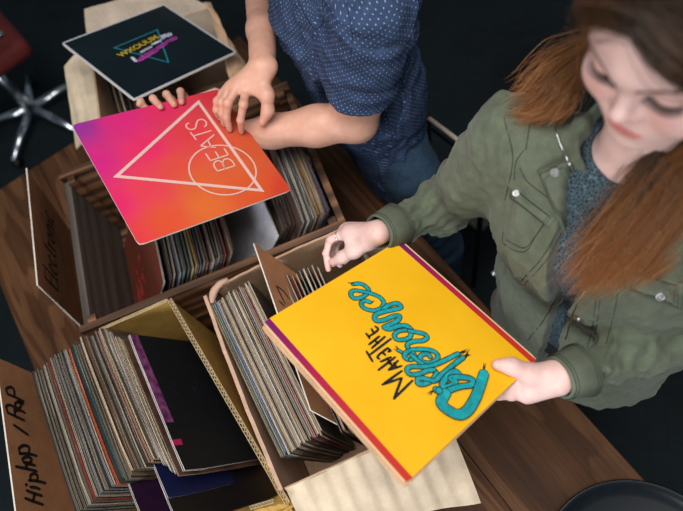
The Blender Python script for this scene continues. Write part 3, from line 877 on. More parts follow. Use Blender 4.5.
wid = [.0065, .0072, .0062, .0066, .0042, .0066, .005, .0068, .0066, .0068, .011]
gb = MB(); gt = MB(); gs = MB()
for k, (st, w) in enumerate(zip(TL, wid)):
    P = spline([shY.loc(*p) for p in st], 7)
    if k == 9:   # the capital D: thin loop first, broad brush at the end
        n = len(P); cut_ = int(n * .62)
        P1, P2 = P[:cut_ + 2], P[cut_:]
        for Q, ww in ((P1, .0085), (P2, .0150)):
            zz_ = .0007 + k * .0003 + (0 if ww < .01 else .00025); ribbon(gb, Q, ww + .0030, zz_, taper=.05, dz=.00022); ribbon(gt, Q, ww - .0004, zz_ + .00003, dz=.00022)
            for off in np.linspace(-.36, .36, 3 if ww < .01 else 5):
                T = [Q[min(i + 1, len(Q) - 1)] - Q[max(i - 1, 0)] for i in range(len(Q))]
                Q2 = [q + np.array([-t[1], t[0]]) / (np.linalg.norm(t) + 1e-9) * off * ww for q, t in zip(Q, T)]
                ribbon(gs, Q2[3:-3], .0007, zz_ + .00006, dz=.00022)
        continue
    zz_ = .0007 + k * .0003; w = w * .92; ribbon(gb, P, w + .0030, zz_, dz=.00025); ribbon(gt, P, w - .0002, zz_ + .00003, dz=.00025)
    T = [P[min(i + 1, len(P) - 1)] - P[max(i - 1, 0)] for i in range(len(P))]
    for off in (-.25, .2):
        if k in (4, 10): continue
        Q2 = [q + np.array([-t[1], t[0]]) / (np.linalg.norm(t) + 1e-9) * off * w for q, t in zip(P, T)]
        ribbon(gs, Q2[4:-4], .0006, zz_ + .00006, dz=.00025)
# frayed brush ends
rr = random.Random(9)
for (u, v, du, dv_, wn) in ((459, 354, 9, -5, .004), (464, 358, 7, -7, .004), (483.5, 372, 1, -9, .006), (355, 284, -7, 0, .003), (400, 352, -7, -5, .003), (434, 392, -8, 2, .004), (369, 303, 4, -1, .003)):
    for k in range(7):
        a = shY.loc(u + rr.uniform(-1.8, 1.8), v + rr.uniform(-1.8, 1.8)); b = shY.loc(u + du * rr.uniform(.4, 1.1) + rr.uniform(-1.5, 1.5), v + dv_ * rr.uniform(.4, 1.1) + rr.uniform(-1.5, 1.5))
        ribbon(gb, [a, (a + b) / 2, b], .0014, .0008, taper=.6)
gb.build('lettering_outline', blk, yellow, recalc=False); gt.build('lettering_brushwork', teal, yellow, recalc=False); gs.build('lettering_streaks', M['teal_dark'], yellow, recalc=False)
MK = [  # M A K E   T H E, zoomed pixels of (370,320) scale 5.675
    [(240, 345), (135, 448)], [(135, 448), (180, 330)], [(180, 330), (70, 368)], [(70, 368), (180, 290)],
    [(158, 232), (105, 285)], [(105, 285), (178, 262)], [(135, 246), (150, 272)],
    [(142, 212), (48, 285)], [(118, 212), (60, 238)], [(96, 218), (118, 246)], [(100, 240), (122, 256)],
    [(100, 160), (118, 176)], [(100, 160), (50, 198)], [(50, 198), (42, 214), (52, 222)], [(72, 186), (86, 200)], [(112, 176), (104, 182)],
    [(118, 108), (2, 196)], [(-20, 180), (14, 236)],
    [(84, 96), (10, 160)], [(52, 94), (-6, 140)], [(28, 118), (46, 134)],
    [(30, 38), (44, 50), (36, 66), (-8, 96)], [(-22, 78), (-8, 96), (-4, 106)], [(8, 52), (18, 70)]]
g = MB()
for st in MK: ribbon(g, spline([shY.loc(*p) for p in Z(st, 370, 320, 5.675)], 5), .0042, .0008, taper=.2)
g.build('lettering_words', blk, yellow, recalc=False)

# dark sleeve with neon print
PD = [(-0.464, 1.3402, 1.176), (-0.2022, 1.4805, 1.0712), (-0.0561, 1.2015, 1.0626), (-0.318, 1.0612, 1.1673)]
shD = frame_of(PD)
m = NT('dark_teal_print_white_rim'); tc_ = m.add('ShaderNodeTexCoord'); sp = m.add('ShaderNodeSeparateXYZ'); m.link(tc_.outputs['Object'], sp.inputs[0])
mx = m.math('MAXIMUM', m.math('ABSOLUTE', sp.outputs['X']), m.math('ABSOLUTE', sp.outputs['Y']))
m.col(m.mix(m.math('GREATER_THAN', mx, .1525), m.ramp(m.noise(m.coords(), 8, 3), [(.3, lin((9, 20, 26))), (.7, lin((13, 27, 33)))]), lin((196, 196, 204)))); m.set(Roughness=.45)
m.b.inputs['Specular IOR Level'].default_value = .25
dark = board('record_sleeve', .0035, [m.mat, M['card_edge']], shD)
tag(dark, 'dark record sleeve with a neon triangle logo lying on the far box', 'record sleeve')
ca, sA = 105, 20; scD = 8.5125
def zd(st): return [shD.loc(*p) for p in Z(st, 105, 20, scD)]
g = MB(); frame_poly(g, zd([(80, 238), (445, 85), (540, 362)]), .0032, .0006); g.build('printed_triangle', plain('teal_neon_print', (30, 130, 146), .5), dark, recalc=False)
g = MB()
for st in ([(232, 322), (262, 352)], [(310, 275), (372, 240)], [(330, 262), (390, 232)], [(405, 210), (470, 178)], [(490, 160), (545, 118)], [(480, 140), (556, 118)], [(492, 150), (560, 130)]): ribbon(g, zd(st), .008, .0009)
g.build('printed_letters', plain('white_neon_print', (206, 206, 226), .5), dark, recalc=False)
g = MB()
for st in ([(262, 352), (300, 345), (440, 262)], [(300, 330), (420, 255)], [(340, 300), (440, 250)], [(440, 252), (520, 205)], [(450, 235), (520, 196)], [(520, 190), (600, 150)], [(540, 184), (604, 160)]): ribbon(g, zd(st), .009, .0008)
g.build('printed_subtitle', plain('magenta_neon_print', (170, 60, 160), .5), dark, recalc=False)
p0, p1 = zd([(100, 312), (450, 135)]); ang = math.atan2(*(p1 - p0)[::-1])
yel = plain('yellow_neon_print', (186, 160, 30), .5)
bw = text_obj('printed_title', 'WXOUUM', .0265, yel, dark, (*((p0 + p1) / 2 + np.array([.001, -.003])), .0011), ang, spacing=1.0, bold=.0007)
g = MB(); 
# ------------------------------------------------------------------ background furniture
M['chrome'] = NT('chrome').set(Metallic=1.0, Roughness=.22, Base_Color=(.75, .78, .82, 1)).mat
M['redvinyl'] = plain('red_upholstery', (96, 24, 20), .8)
M['darkmetal'] = plain('dark_metal', (30, 30, 32), .4, metal=.7)
ch = empty('swivel_chair', (-1.215, 2.50, 0), -1.2); tag(ch, 'red swivel chair with a bright metal star base on the dark floor', 'chair')
for k in range(5):
    a = 2 * PI * k / 5 + .35
    g = MB(); pts = [(.03 * math.cos(a), .03 * math.sin(a), .10), (.16 * math.cos(a), .16 * math.sin(a), .085), (.30 * math.cos(a), .30 * math.sin(a), .06)]
    g.tube(pts, [.022, .018, .013], 10); g.build('leg', M['chrome'], ch, True)
    g = MB(); g.tube([(.29 * math.cos(a) - .012 * math.sin(a), .29 * math.sin(a) + .012 * math.cos(a), .026), (.29 * math.cos(a) + .012 * math.sin(a), .29 * math.sin(a) - .012 * math.cos(a), .026)], .025, 16); g.build('caster', M['darkmetal'], ch, True)
MB().tube([(0, 0, .06), (0, 0, .44)], [.03, .02], 16).build('post', M['chrome'], ch, True)
g = MB(); g.box((0, 0, .50), (.42, .42, .09), bev=.035); g.build('seat', M['redvinyl'], ch, True)
g = MB(); K = 9
vs = []; 
for s in (0, 1):
    for i in range(K):
        for j in range(K):
            x = (i / (K - 1) - .5) * .48 * (1 - .12 * (j / (K - 1)) ** 3); z = .56 + j / (K - 1) * .42
            vs.append((x, -.22 - .10 * (j / (K - 1)) + .10 * (2 * x / .48) ** 2 + s * .045, z))
fs = []
for s in (0, 1):
    for i in range(K - 1):
        for j in range(K - 1):
            a = s * K * K + i * K + j; fs.append((a, a + K, a + K + 1, a + 1))
for i in range(K - 1):
    for a, b in ((i * K, (i + 1) * K), (i * K + K - 1, (i + 1) * K + K - 1), (i, i + 1), ((K - 1) * K + i, (K - 1) * K + i + 1)): fs.append((a, b, b + K * K, a + K * K))
g.add(vs, fs); g.build('backrest', M['redvinyl'], ch, True)
for s in (-1, 1):
    MB().tube(spline([(s * .24, -.10, .47), (s * .29, -.08, .58), (s * .29, .05, .66), (s * .29, .16, .66)], 5), .013, 8).build('arm', M['chrome'], ch, True)
# chair with a metal frame between the two people
q0, q1 = at(427, 117, .86), at(486, 161, .86)
r0, r1_ = at(429, 128, .80), at(490, 172, .80)
cm = (q0 + q1) / 2; an = math.atan2(*(q1 - q0)[:2][::-1])
mc = empty('metal_frame_chair', (cm[0], cm[1], 0), an); tag(mc, 'dark chair with a thin bright metal rail between the two people', 'chair')
wd = np.linalg.norm(q1 - q0) / 2
MB().tube([(-wd, 0, .86), (wd, 0, .86)], .0065, 8).build('top_rail', plain('brushed_steel', (196, 176, 160), .55, metal=.2), mc, True)
MB().tube([(-wd, .012, .80), (wd, .012, .80)], .005, 8).build('lower_rail', M['darkmetal'], mc, True)
for s in (-1, 1):
    MB().tube([(s * wd, 0, .87), (s * wd, .0, .45), (s * wd, .0, .0)], .009, 8).build('leg', M['darkmetal'], mc, True)
    MB().tube([(s * wd, .36, .44), (s * wd, .38, .0)], .009, 8).build('leg', M['darkmetal'], mc, True)
g = MB(); g.box((0, .18, .455), (2 * wd + .02, .37, .035), bev=.012); g.build('seat', plain('black_seat_pad', (16, 16, 18), .6), mc, True)
# ------------------------------------------------------------------ smooth bodies from blended volumes
class Vol:
    def __init__(s, lo, hi, h, fine=None):
        """grid over lo..hi at spacing h; fine = (lo, hi, h2): tighter spacing inside that box along each axis"""
        s.ax = []
        for i in range(3):
            if fine is None: s.ax.append(np.arange(lo[i], hi[i] + h, h)); continue
            a, b = fine[0][i], fine[1][i]; h2 = fine[2]
            p = [np.arange(lo[i], a, h)] if a > lo[i] else []
            p.append(np.arange(max(a, lo[i]), min(b, hi[i]), h2))
            if b < hi[i]: p.append(np.arange(b, hi[i] + h, h))
            s.ax.append(np.unique(np.round(np.concatenate(p), 6)))
            # drop near-duplicates where the spacings meet
            keep = [0]
            for k in range(1, len(s.ax[i])):
                if s.ax[i][k] - s.ax[i][keep[-1]] > h2 * .5: keep.append(k)
            s.ax[i] = s.ax[i][keep]
        s.f = np.full([len(a) for a in s.ax], .5, np.float32)
    def sub(s, lo, hi):
        sl = tuple(slice(max(0, np.searchsorted(a, l) - 1), min(len(a), np.searchsorted(a, h) + 1)) for a, l, h in zip(s.ax, lo, hi))
        X = s.ax[0][sl[0]][:, None, None].astype(np.float32); Y = s.ax[1][sl[1]][None, :, None].astype(np.float32); Zz = s.ax[2][sl[2]][None, None, :].astype(np.float32)
        return sl, X, Y, Zz
    def join(s, sl, d, k, op='u'):
        a = s.f[sl]
        if op == 'u':
            h = np.maximum(k - np.abs(a - d), 0) / k; s.f[sl] = np.minimum(a, d) - h * h * k * .25
        else:
            d = -d; h = np.maximum(k - np.abs(a - d), 0) / k; s.f[sl] = np.maximum(a, d) + h * h * k * .25
    def cap(s, a, b, ra, rb=None, k=.01, flat=None, op='u', disp=None, pad=0):
        a = np.array(a, float); b = np.array(b, float); rb = ra if rb is None else rb
        R = max(ra, rb) * (1 if flat is None else max(1, flat[1])) + k + .012 + pad
        sl, X, Y, Zz = s.sub(np.minimum(a, b) - R, np.maximum(a, b) + R)
        ba = b - a; L2 = max(ba.dot(ba), 1e-9)
        px, py, pz = X - a[0], Y - a[1], Zz - a[2]
        h = np.clip((px * ba[0] + py * ba[1] + pz * ba[2]) / L2, 0, 1)
        dx, dy, dz = px - h * ba[0], py - h * ba[1], pz - h * ba[2]
        r = ra + (rb - ra) * h
        if flat is not None:
            n, sc = np.array(flat[0], float), flat[1]; n = n / np.linalg.norm(n)
            q = dx * n[0] + dy * n[1] + dz * n[2]; m_ = (1 / sc - 1) * q
            dx, dy, dz = dx + m_ * n[0], dy + m_ * n[1], dz + m_ * n[2]
            d = np.sqrt(dx * dx + dy * dy + dz * dz) - r
            if sc < 1: d = d * (sc + (1 - sc) * .5)
        else: d = np.sqrt(dx * dx + dy * dy + dz * dz) - r
        if disp is not None: d = d + disp(X, Y, Zz, h, dx, dy, dz)
        s.join(sl, d.astype(np.float32), k, op)
    def chain(s, pts, rs, k=.008, **kw):
        for i in range(len(pts) - 1): s.cap(pts[i], pts[i + 1], rs[i], rs[i + 1], k, **kw)
    def ell(s, c, rad, B=None, k=.01, op='u'):
        """ellipsoid with axis rows B"""
        c = np.array(c, float); B = np.eye(3) if B is None else np.array(B, float); R = max(rad) + k + .006
        sl, X, Y, Zz = s.sub(c - R, c + R)
        X, Y, Zz = X - c[0], Y - c[1], Zz - c[2]
        q = [(X * b[0] + Y * b[1] + Zz * b[2]) for b in B]
        k0 = np.sqrt(sum((x / r) ** 2 for x, r in zip(q, rad))); k1 = np.sqrt(sum((x / r ** 2) ** 2 for x, r in zip(q, rad))) + 1e-6
        d = k0 * (k0 - 1) / k1
        s.join(sl, d.astype(np.float32), k, op)
    def mesh(s, name):
        f = s.f; ins = f < 0
        c = [ins[i:f.shape[0] - 1 + i, j:f.shape[1] - 1 + j, k:f.shape[2] - 1 + k] for i in (0, 1) for j in (0, 1) for k in (0, 1)]
        anyv = np.logical_or.reduce(c); allv = np.logical_and.reduce(c); act = anyv & ~allv
        I, J, K = np.nonzero(act); n = len(I)
        ids = np.full(act.shape, -1, np.int32); ids[I, J, K] = np.arange(n)
        acc = np.zeros((n, 3)); cnt = np.zeros(n)
        ax = s.ax
        for axis in range(3):
            for o1 in (0, 1):
                for o2 in (0, 1):
                    off0 = [0, 0, 0]; others = [q for q in range(3) if q != axis]; off0[others[0]] = o1; off0[others[1]] = o2
                    off1 = list(off0); off1[axis] = 1
                    va = f[I + off0[0], J + off0[1], K + off0[2]].astype(float); vb = f[I + off1[0], J + off1[1], K + off1[2]].astype(float)
                    m_ = (va < 0) != (vb < 0); t = np.where(m_, va / np.where(m_, va - vb, 1), 0)
                    g0 = [I + off0[0], J + off0[1], K + off0[2]]
                    P = np.stack([ax[q][g0[q]] for q in range(3)], 1)
                    step = ax[axis][np.minimum(g0[axis] + 1, len(ax[axis]) - 1)] - ax[axis][g0[axis]]
                    P[:, axis] += t * step
                    acc[m_] += P[m_]; cnt[m_] += 1
        V = acc / np.maximum(cnt, 1)[:, None]
        faces = []
        for axis in range(3):
            sh_ = list(f.shape); 
            a = [slice(1, -1)] * 3; b = [slice(1, -1)] * 3
            a[axis] = slice(0, -1); b[axis] = slice(1, None)
            A = ins[tuple(a)]; Bv = ins[tuple(b)]; chg = np.nonzero(A != Bv)
            base = [chg[q] + (0 if q == axis else 1) for q in range(3)]
            o = [q for q in range(3) if q != axis]
            def cell(d1, d2):
                g = [base[0].copy(), base[1].copy(), base[2].copy()]; g[o[0]] = g[o[0]] - d1; g[o[1]] = g[o[1]] - d2
                return ids[g[0], g[1], g[2]]
            q = np.stack([cell(1, 1), cell(0, 1), cell(0, 0), cell(1, 0)], 1)
            flip = A[chg] if axis != 1 else ~A[chg]
            q = np.where(flip[:, None], q, q[:, ::-1]); faces.append(q)
        Fq = np.concatenate(faces); Fq = Fq[(Fq >= 0).all(1)]
        me = bpy.data.meshes.new(name)
        me.vertices.add(n); me.vertices.foreach_set('co', V.astype(np.float32).ravel())
        me.loops.add(len(Fq) * 4); me.loops.foreach_set('vertex_index', Fq.astype(np.int32).ravel())
        me.polygons.add(len(Fq)); me.polygons.foreach_set('loop_start', np.arange(len(Fq), dtype=np.int32) * 4)
        me.update(calc_edges=True); me.validate()
        return me, V

def relax(me, V, it=2, lam=.5):
    """light smoothing along the mesh edges"""
    E = np.zeros(len(me.edges) * 2, np.int32); me.edges.foreach_get('vertices', E); E = E.reshape(-1, 2)
    deg = np.bincount(E.ravel(), minlength=len(V)).astype(float)
    for _ in range(it):
        acc = np.stack([np.bincount(E[:, 0], V[E[:, 1], q], len(V)) + np.bincount(E[:, 1], V[E[:, 0], q], len(V)) for q in range(3)], 1)
        V = V + lam * (acc / np.maximum(deg, 1)[:, None] - V)
    me.vertices.foreach_set('co', V.astype(np.float32).ravel()); me.update(); return V

def normals(me):
    N = np.zeros(len(me.vertices) * 3, np.float32); me.vertices.foreach_get('normal', N); return N.reshape(-1, 3).astype(float)

def waves(V, seed, n, scale, sharp=True, stretch=None):
    """sum of warped ridges, roughly -1..1"""
    r = np.random.RandomState(seed); out = np.zeros(len(V)); Q = V if stretch is None else V @ stretch
    warp = np.zeros_like(Q)
    for _ in range(4):
        k = r.randn(3) * scale * .35; warp += np.outer(np.sin(Q @ k + r.rand() * 6.28), r.randn(3)) * .35 / scale * 2
    for _ in range(n):
        k = r.randn(3); k *= scale * (0.6 + r.rand() * .9) / np.linalg.norm(k)
        w = np.sin((Q + warp) @ k + r.rand() * 6.28); out += (1 - 2 * np.abs(w)) if sharp else w
    return out / n

def set_cols(me, cols, name='tint'):
    a = me.color_attributes.new(name, 'FLOAT_COLOR', 'POINT')
    b = np.ones((len(cols), 4), np.float32); b[:, :3] = cols; a.data.foreach_set('color', b.ravel())

def skin_mat(name):
    m = NT(name); a = m.add('ShaderNodeVertexColor', layer_name='tint')
    n = m.noise(m.coords(), 55, 4); n2 = m.noise(m.coords(), 700, 2)
    m.col(m.mix(1.0, a.outputs[0], m.ramp(n, [(.3, (.90, .86, .85)), (.7, (1, 1, 1))]), 'MULTIPLY'))
    m.set(Roughness=.48); m.b.inputs['Subsurface Weight'].default_value = .18; m.b.inputs['Subsurface Radius'].default_value = (.009, .0035, .002); m.b.inputs['Subsurface Scale'].default_value = .6
    m.b.inputs['Specular IOR Level'].default_value = .4; m.bump(n2, .12, .0004); return m.mat
M['skin'] = skin_mat('skin')
M['nail'] = plain('fingernail', (222, 168, 154), .35, var=.04)

def finger_web(v, a, b, r): v.cap(a, b, r, r, .008)

def hand(v, wrist, wr, knuck, fingers, thumb, fr, tr, pr, up):
    """wrist point and radius, four knuckles, four joint lists (from after the knuckle), thumb joints"""
    up = np.array(up, float) / np.linalg.norm(up)
    w = np.array(wrist, float); side = np.array(knuck[0]) - np.array(knuck[3]); side /= np.linalg.norm(side)
    for i, kn in enumerate(knuck):
        st = w + side * (1.5 - i) * wr * .42
        v.cap(st, kn, pr * 1.05, pr, .016, flat=(up, .85))
    for i, (kn, fg) in enumerate(zip(knuck, fingers)):
        sc = (.98, 1.02, .97, .86)[i]
        pts = [np.array(kn, float)] + [np.array(p, float) for p in fg]
        r0 = [fr * 1.12 * sc, fr * 1.02 * sc, fr * .94 * sc, fr * .80 * sc][:len(pts)]
        v.chain(pts, r0, .0045)
        v.ell(pts[1], [fr * 1.08 * sc] * 3, None, .004)
    t = [np.array(p, float) for p in thumb]
    v.chain(t, [tr * 1.5, tr * 1.14, tr * 1.06, tr * .86][:len(t)] if len(t) > 3 else [tr * 1.35, tr, tr * .82], .016)
    v.cap(t[1] if len(t) > 3 else t[0], knuck[0], pr * .75, pr * .7, .014)

def nail(p, d, up, r, parent, name='fingernail'):
    """a small curved plate on the fingertip: p tip centre, d pointing direction, up outward"""
    d = np.array(d, float); d /= np.linalg.norm(d); up = np.array(up, float); up -= d * up.dot(d); up /= np.linalg.norm(up); s_ = np.cross(d, up)
    g = MB(); n = 6; m_ = 5; vs = []
    for i in range(n + 1):
        for j in range(m_ + 1):
            a = (j / m_ - .5) * 1.5; t = (i / n - .5) * 2
            wv = math.sqrt(max(0, 1 - (abs(t) ** 4) * .6))
            vs.append(np.array(p) + d * t * r * .55 + (s_ * math.sin(a * wv * .8) + up * math.cos(a * wv * .8)) * r * (1.0 - .12 * t * t))
    fs = [(i * (m_ + 1) + j, (i + 1) * (m_ + 1) + j, (i + 1) * (m_ + 1) + j + 1, i * (m_ + 1) + j + 1) for i in range(n) for j in range(m_)]
    g.add(vs, fs); return g.build(name, M['nail'], parent, True)

def head(v, O, X, N, U, s=1.0, male=False):
    """head about the point between the eyes; X to its left, N out of the face, U up"""
    O = np.array(O, float); B = np.array([X, -np.array(N), U])   # local axes: x left, y back, z up
    P = lambda x, y, z: O + s * (x * B[0] + y * B[1] + z * B[2])
    E = lambda c, r, k, op='u', Bm=None: v.ell(P(*c), [q * s for q in r], B if Bm is None else Bm, k, op)
    E((0, .092, .040), (.074, .096, .086), .02)
    E((0, .050, .030), (.060, .050, .058), .03)
    E((0, .052, -.040), (.056, .052, .066), .025)
    E((0, .038, -.070), (.044, .042, .044), .025)
    v.cap(P(.052, .075, -.045), P(.018, .018, -.092), .018 * s, .014 * s, .03); v.cap(P(-.052, .075, -.045), P(-.018, .018, -.092), .018 * s, .014 * s, .03)
    E((0, .004, -.098), (.018, .015, .015), .020)
    for q in (-1, 1):
        E((q * .040, .022, -.036), (.026, .024, .028), .025)
        E((q * .032, -.002, .002), (.0165, .012, .0115), .012, 's')
        E((q * .031, .0135, .001), (.0165, .0155, .0128), .006)
        v.cap(P(q * .012, .002, .018), P(q * .046, .012, .018), .0065 * s, .005 * s, .014)
    E((0, -.001, .022), (.012, .010, .014), .016)
    v.cap(P(0, .003, .004), P(0, -.013, -.028), .0058 * s, .0076 * s, .014)
    E((0, -.0135, -.031), (.0090, .0085, .0078), .008)
    for q in (-1, 1):
        E((q * .0110, -.004, -.0345), (.0066, .0085, .0062), .006)
        E((q * .0055, -.009, -.0415), (.0030, .005, .0026), .003, 's')
    E((0, .006, -.066), (.025, .013, .016), .018)
    E((0, -.0045, -.0628), (.0180, .0070, .0042), .005); E((0, -.0035, -.0710), (.0155, .0075, .0050), .005)
    E((0, -.0125, -.0668), (.020, .0065, .0013), .003, 's')
    E((0, .004, -.083), (.014, .010, .0045), .010, 's')
    for q in (-1, 1):
        v.ell(P(q * .076, .092, -.008), [.010 * s, .018 * s, .031 * s], B, .008)
        v.ell(P(q * .086, .088, -.006), [.008 * s, .010 * s, .020 * s], B, .006, 's')
    return P

def head_tint(V, O, X, N, U, cols, s=1.0, lip=(196, 84, 84), brow=(120, 74, 50)):
    B = np.array([X, -np.array(N), U]); L = (V - np.array(O)) @ B.T / s
    x, y, z = L.T
    def blend(m, c):
        nonlocal cols
        c = np.array(lin(c)); cols = cols * (1 - m[:, None]) + c * m[:, None]
    near = np.clip((.05 - y) / .02, 0, 1) * (np.abs(x) < .08) * (z > -.13) * (z < .12)
    for q in (-1, 1): blend(.30 * np.exp(-(((x - q * .036) / .018) ** 2 + ((z + .030) / .016) ** 2)) * near, (226, 116, 112))
    blend(.25 * np.exp(-((x / .010) ** 2 + ((z + .036) / .010) ** 2)) * near, (226, 120, 112))
    lm = 1 / (1 + np.exp((((x / .0195) ** 2 + ((z + .0668) / .0088) ** 2) - 1) * 7)); blend(.75 * lm * near * (y < .008), lip)
    for q in (-1, 1): blend(.30 * np.exp(-(((x - q * .031) / .018) ** 2 + ((z - .004) / .009) ** 2)) * near, (196, 124, 112))
    return cols

def base_cols(V, c): return np.tile(np.array(lin(c)), (len(V), 1))

def redden(V, cols, pts, c=(214, 110, 96), r=.011, amt=.35):
    for p in pts:
        m = amt * np.exp(-(np.sum((V - np.array(p)) ** 2, 1)) / r ** 2); cols = cols * (1 - m[:, None]) + np.array(lin(c)) * m[:, None]
    return cols

def fold_arm(seed, amp, freq, n=3):
    """ripples round a sleeve, strongest on one side"""
    r = np.random.RandomState(seed); ph = r.rand(n) * 6.28; tilt = r.randn(n, 3) * 14
    def d(X, Y, Zz, h, dx, dy, dz):
        o = 0
        for i in range(n):
            w = np.sin(h * freq * (1 + .4 * i) + ph[i] + tilt[i, 0] * X + tilt[i, 1] * Y + tilt[i, 2] * Zz)
            o = o + (np.abs(w) - .5) * amp / n
        return o
    return d
# ------------------------------------------------------------------ the man at the crate
A_ = np.array
mf = A_([-.97, -.24, 0.]); mf /= np.linalg.norm(mf); ml = A_([-mf[1], mf[0], 0]) * 1.0      # facing, and his left
ml = A_([.24, -.97, 0.]); ml /= np.linalg.norm(ml)
man = empty('person', (.42, .86, 0)); tag(man, 'person in a navy dotted short sleeve shirt holding the BEATS sleeve', 'person')
pel = A_([.222, .822, .93]); che = A_([.18, .935, 1.24]); nek = A_([.15, .965, 1.45])
SLm = at(376, 8, 1.42); SRm = SLm - ml * .40
SRm[2] = 1.40
EL = at(357, 121, 1.165); hem = at(359, 89, 1.235)
nB = shB.n
def below(u, v, d): 
    """a point seen at (u, v) lying d under the BEATS sleeve"""
    return on_plane(u, v, shB.o - nB * d, nB)
def above(u, v, d): return on_plane(u, v, shB.o + nB * d, nB)
WL = below(218, 138, .055)
# left fingers hook over the far edge
kl = [below(u, v, .030) for u, v in ((184, 110), (174, 112), (163, 116), (152, 120))]
fl_ = [[below(184, 97, .018), above(180.5, 91.5, .004), above(181.5, 102, .008)],
       [below(171, 100, .018), above(166.5, 94.5, .006), above(174, 104.5, .008)],
       [below(158, 105, .018), above(153, 98.5, .006), above(160.5, 107, .008)],
       [below(146, 110, .016), above(140.5, 101, .000), below(139, 104.5, .002)]]
thL = [WL * .8 + kl[0] * .2 + A_([0, 0, -.01]), below(215, 118, .035), below(208, 105, .030), below(202, 100, .026)]
# right hand, fingertips resting on the cover
pz = lambda u, v, z: at(u, v, z)
WR = at(262.5, 68, 1.285); ELr = at(262, -42, 1.22)
kr_ = [pz(250, 88, 1.265), pz(241, 85, 1.275), pz(232, 88, 1.268), pz(224, 94, 1.258)]
fr_ = [[pz(243.5, 104, 1.270), pz(240.5, 120, 1.235), above(241.5, 131, .008)],
       [pz(228, 103, 1.268), pz(226.5, 117, 1.238), above(229.5, 129, .008)],
       [pz(222.0, 102, 1.262), pz(221.5, 113, 1.240), above(224, 123.5, .008)],
       [pz(217.0, 101, 1.255), pz(216.0, 110, 1.238), above(218.5, 117, .008)]]
kr_[0] = pz(246, 88, 1.268); kr_[1] = pz(238, 86, 1.275)
th_ = [pz(262, 80, 1.272), pz(267, 95, 1.262), pz(268, 110, 1.235), pz(262.5, 122, 1.215)]
v = Vol((-.40, .55, -.02), (.66, 1.42, 1.88), .010, ((-.30, .68, 1.10), (.02, 1.12, 1.32), .0022))
v.cap(pel, che, .055, .075, .04, flat=(ml, 1.3)); v.cap(che, nek, .095, .05, .04, flat=(ml, 1.3))
v.cap(SLm, SRm, .052, .052, .05)
v.cap(nek, nek + A_([-.03, -.005, .12]), .055, .055, .03)
Hm = nek + A_([-.135, -.03, .19]); HN = A_([-.80, -.2, -.56]); HN /= np.linalg.norm(HN); HX = ml - HN * ml.dot(HN); HX /= np.linalg.norm(HX); HU = np.cross(-HN, HX); HU = HU if HU[2] > 0 else -HU
head(v, Hm, HX, HN, HU, 1.04)
v.chain([SLm, hem, EL], [.050, .053, .044], .03)
v.chain([EL, EL * .72 + WL * .28, WL * .6 + EL * .4, WL], [.041, .0415, .034, .026], .02)
v.chain([SRm, SRm * .5 + ELr * .5, ELr], [.056, .048, .040], .03)
v.chain([ELr, ELr * .7 + WR * .3, ELr * .3 + WR * .7, WR], [.040, .041, .031, .0265], .02)
hand(v, WL, .026, kl, fl_, thL, .0086, .0100, .0135, nB)
hand(v, WR, .026, kr_, fr_, th_, .0084, .0098, .0130, (0, -.2, 1))
for q in (-1, 1):
    hp = pel + ml * q * .068; kn_ = hp + A_([.05, .03 * -q, -.45]) - mf * .00; an_ = A_([hp[0] + .07, hp[1] - .03 * q * 0, .09])
    v.chain([hp - [0, 0, .04], kn_, an_], [.060, .058, .042], .03); v.cap(an_ + [0, 0, -.04], an_ + mf * .17 + [0, 0, -.055], .036, .030, .02)
me, V = v.mesh('body'); V = relax(me, V, 2)
cols = base_cols(V, (214, 164, 142))
cols = redden(V, cols, kr_ + [f[0] for f in fr_] + [f[-1] for f in fr_] + [f[-1] for f in fl_[:3]] + [th_[-1], th_[-2]], (206, 112, 92))
cols = head_tint(V, Hm, HX, HN, HU, cols, 1.04, (170, 90, 80))
set_cols(me, cols); mbody = link_mesh('body', me, M['skin'], man, True); mbody.location = -man.location
def put(o, root): o.parent = root; o.location = -A_(root.location); return o
for f in fr_ + fl_[:3]:
    d = f[2] - f[1]; upn = A_([0, 0, 1.0]) + (-_Z * 0)
    nn_ = np.cross(np.cross(d, CAM - f[2]), d); nn_ /= np.linalg.norm(nn_)
    put(nail(f[2] + d / np.linalg.norm(d) * .001, d, nn_, .0062, None), man)
d = th_[3] - th_[2]; put(nail(th_[3], d, A_([.75, -.2, .5]), .0078, None), man)
# man's hair: short cap
hv = Vol(Hm - .22, Hm + .22, .005); P = lambda x, y, z: Hm + 1.04 * (x * HX - y * HN + z * HU)
hv.ell(P(0, .100, .052), [.084, .102, .088], [HX, -HN, HU], .01); hv.ell(P(0, .03, -.04), [.09, .085, .085], [HX, -HN, HU], .01, 's')
me, V = hv.mesh('hair'); N_ = normals(me); V = V + N_ * (waves(V, 3, 8, 160)[:, None] * .002); relax(me, V, 1)
M['darkhair'] = plain('dark_brown_hair', (44, 30, 22), .55, var=.4, scale=200); put(link_mesh('hair', me, M['darkhair'], None, True), man)

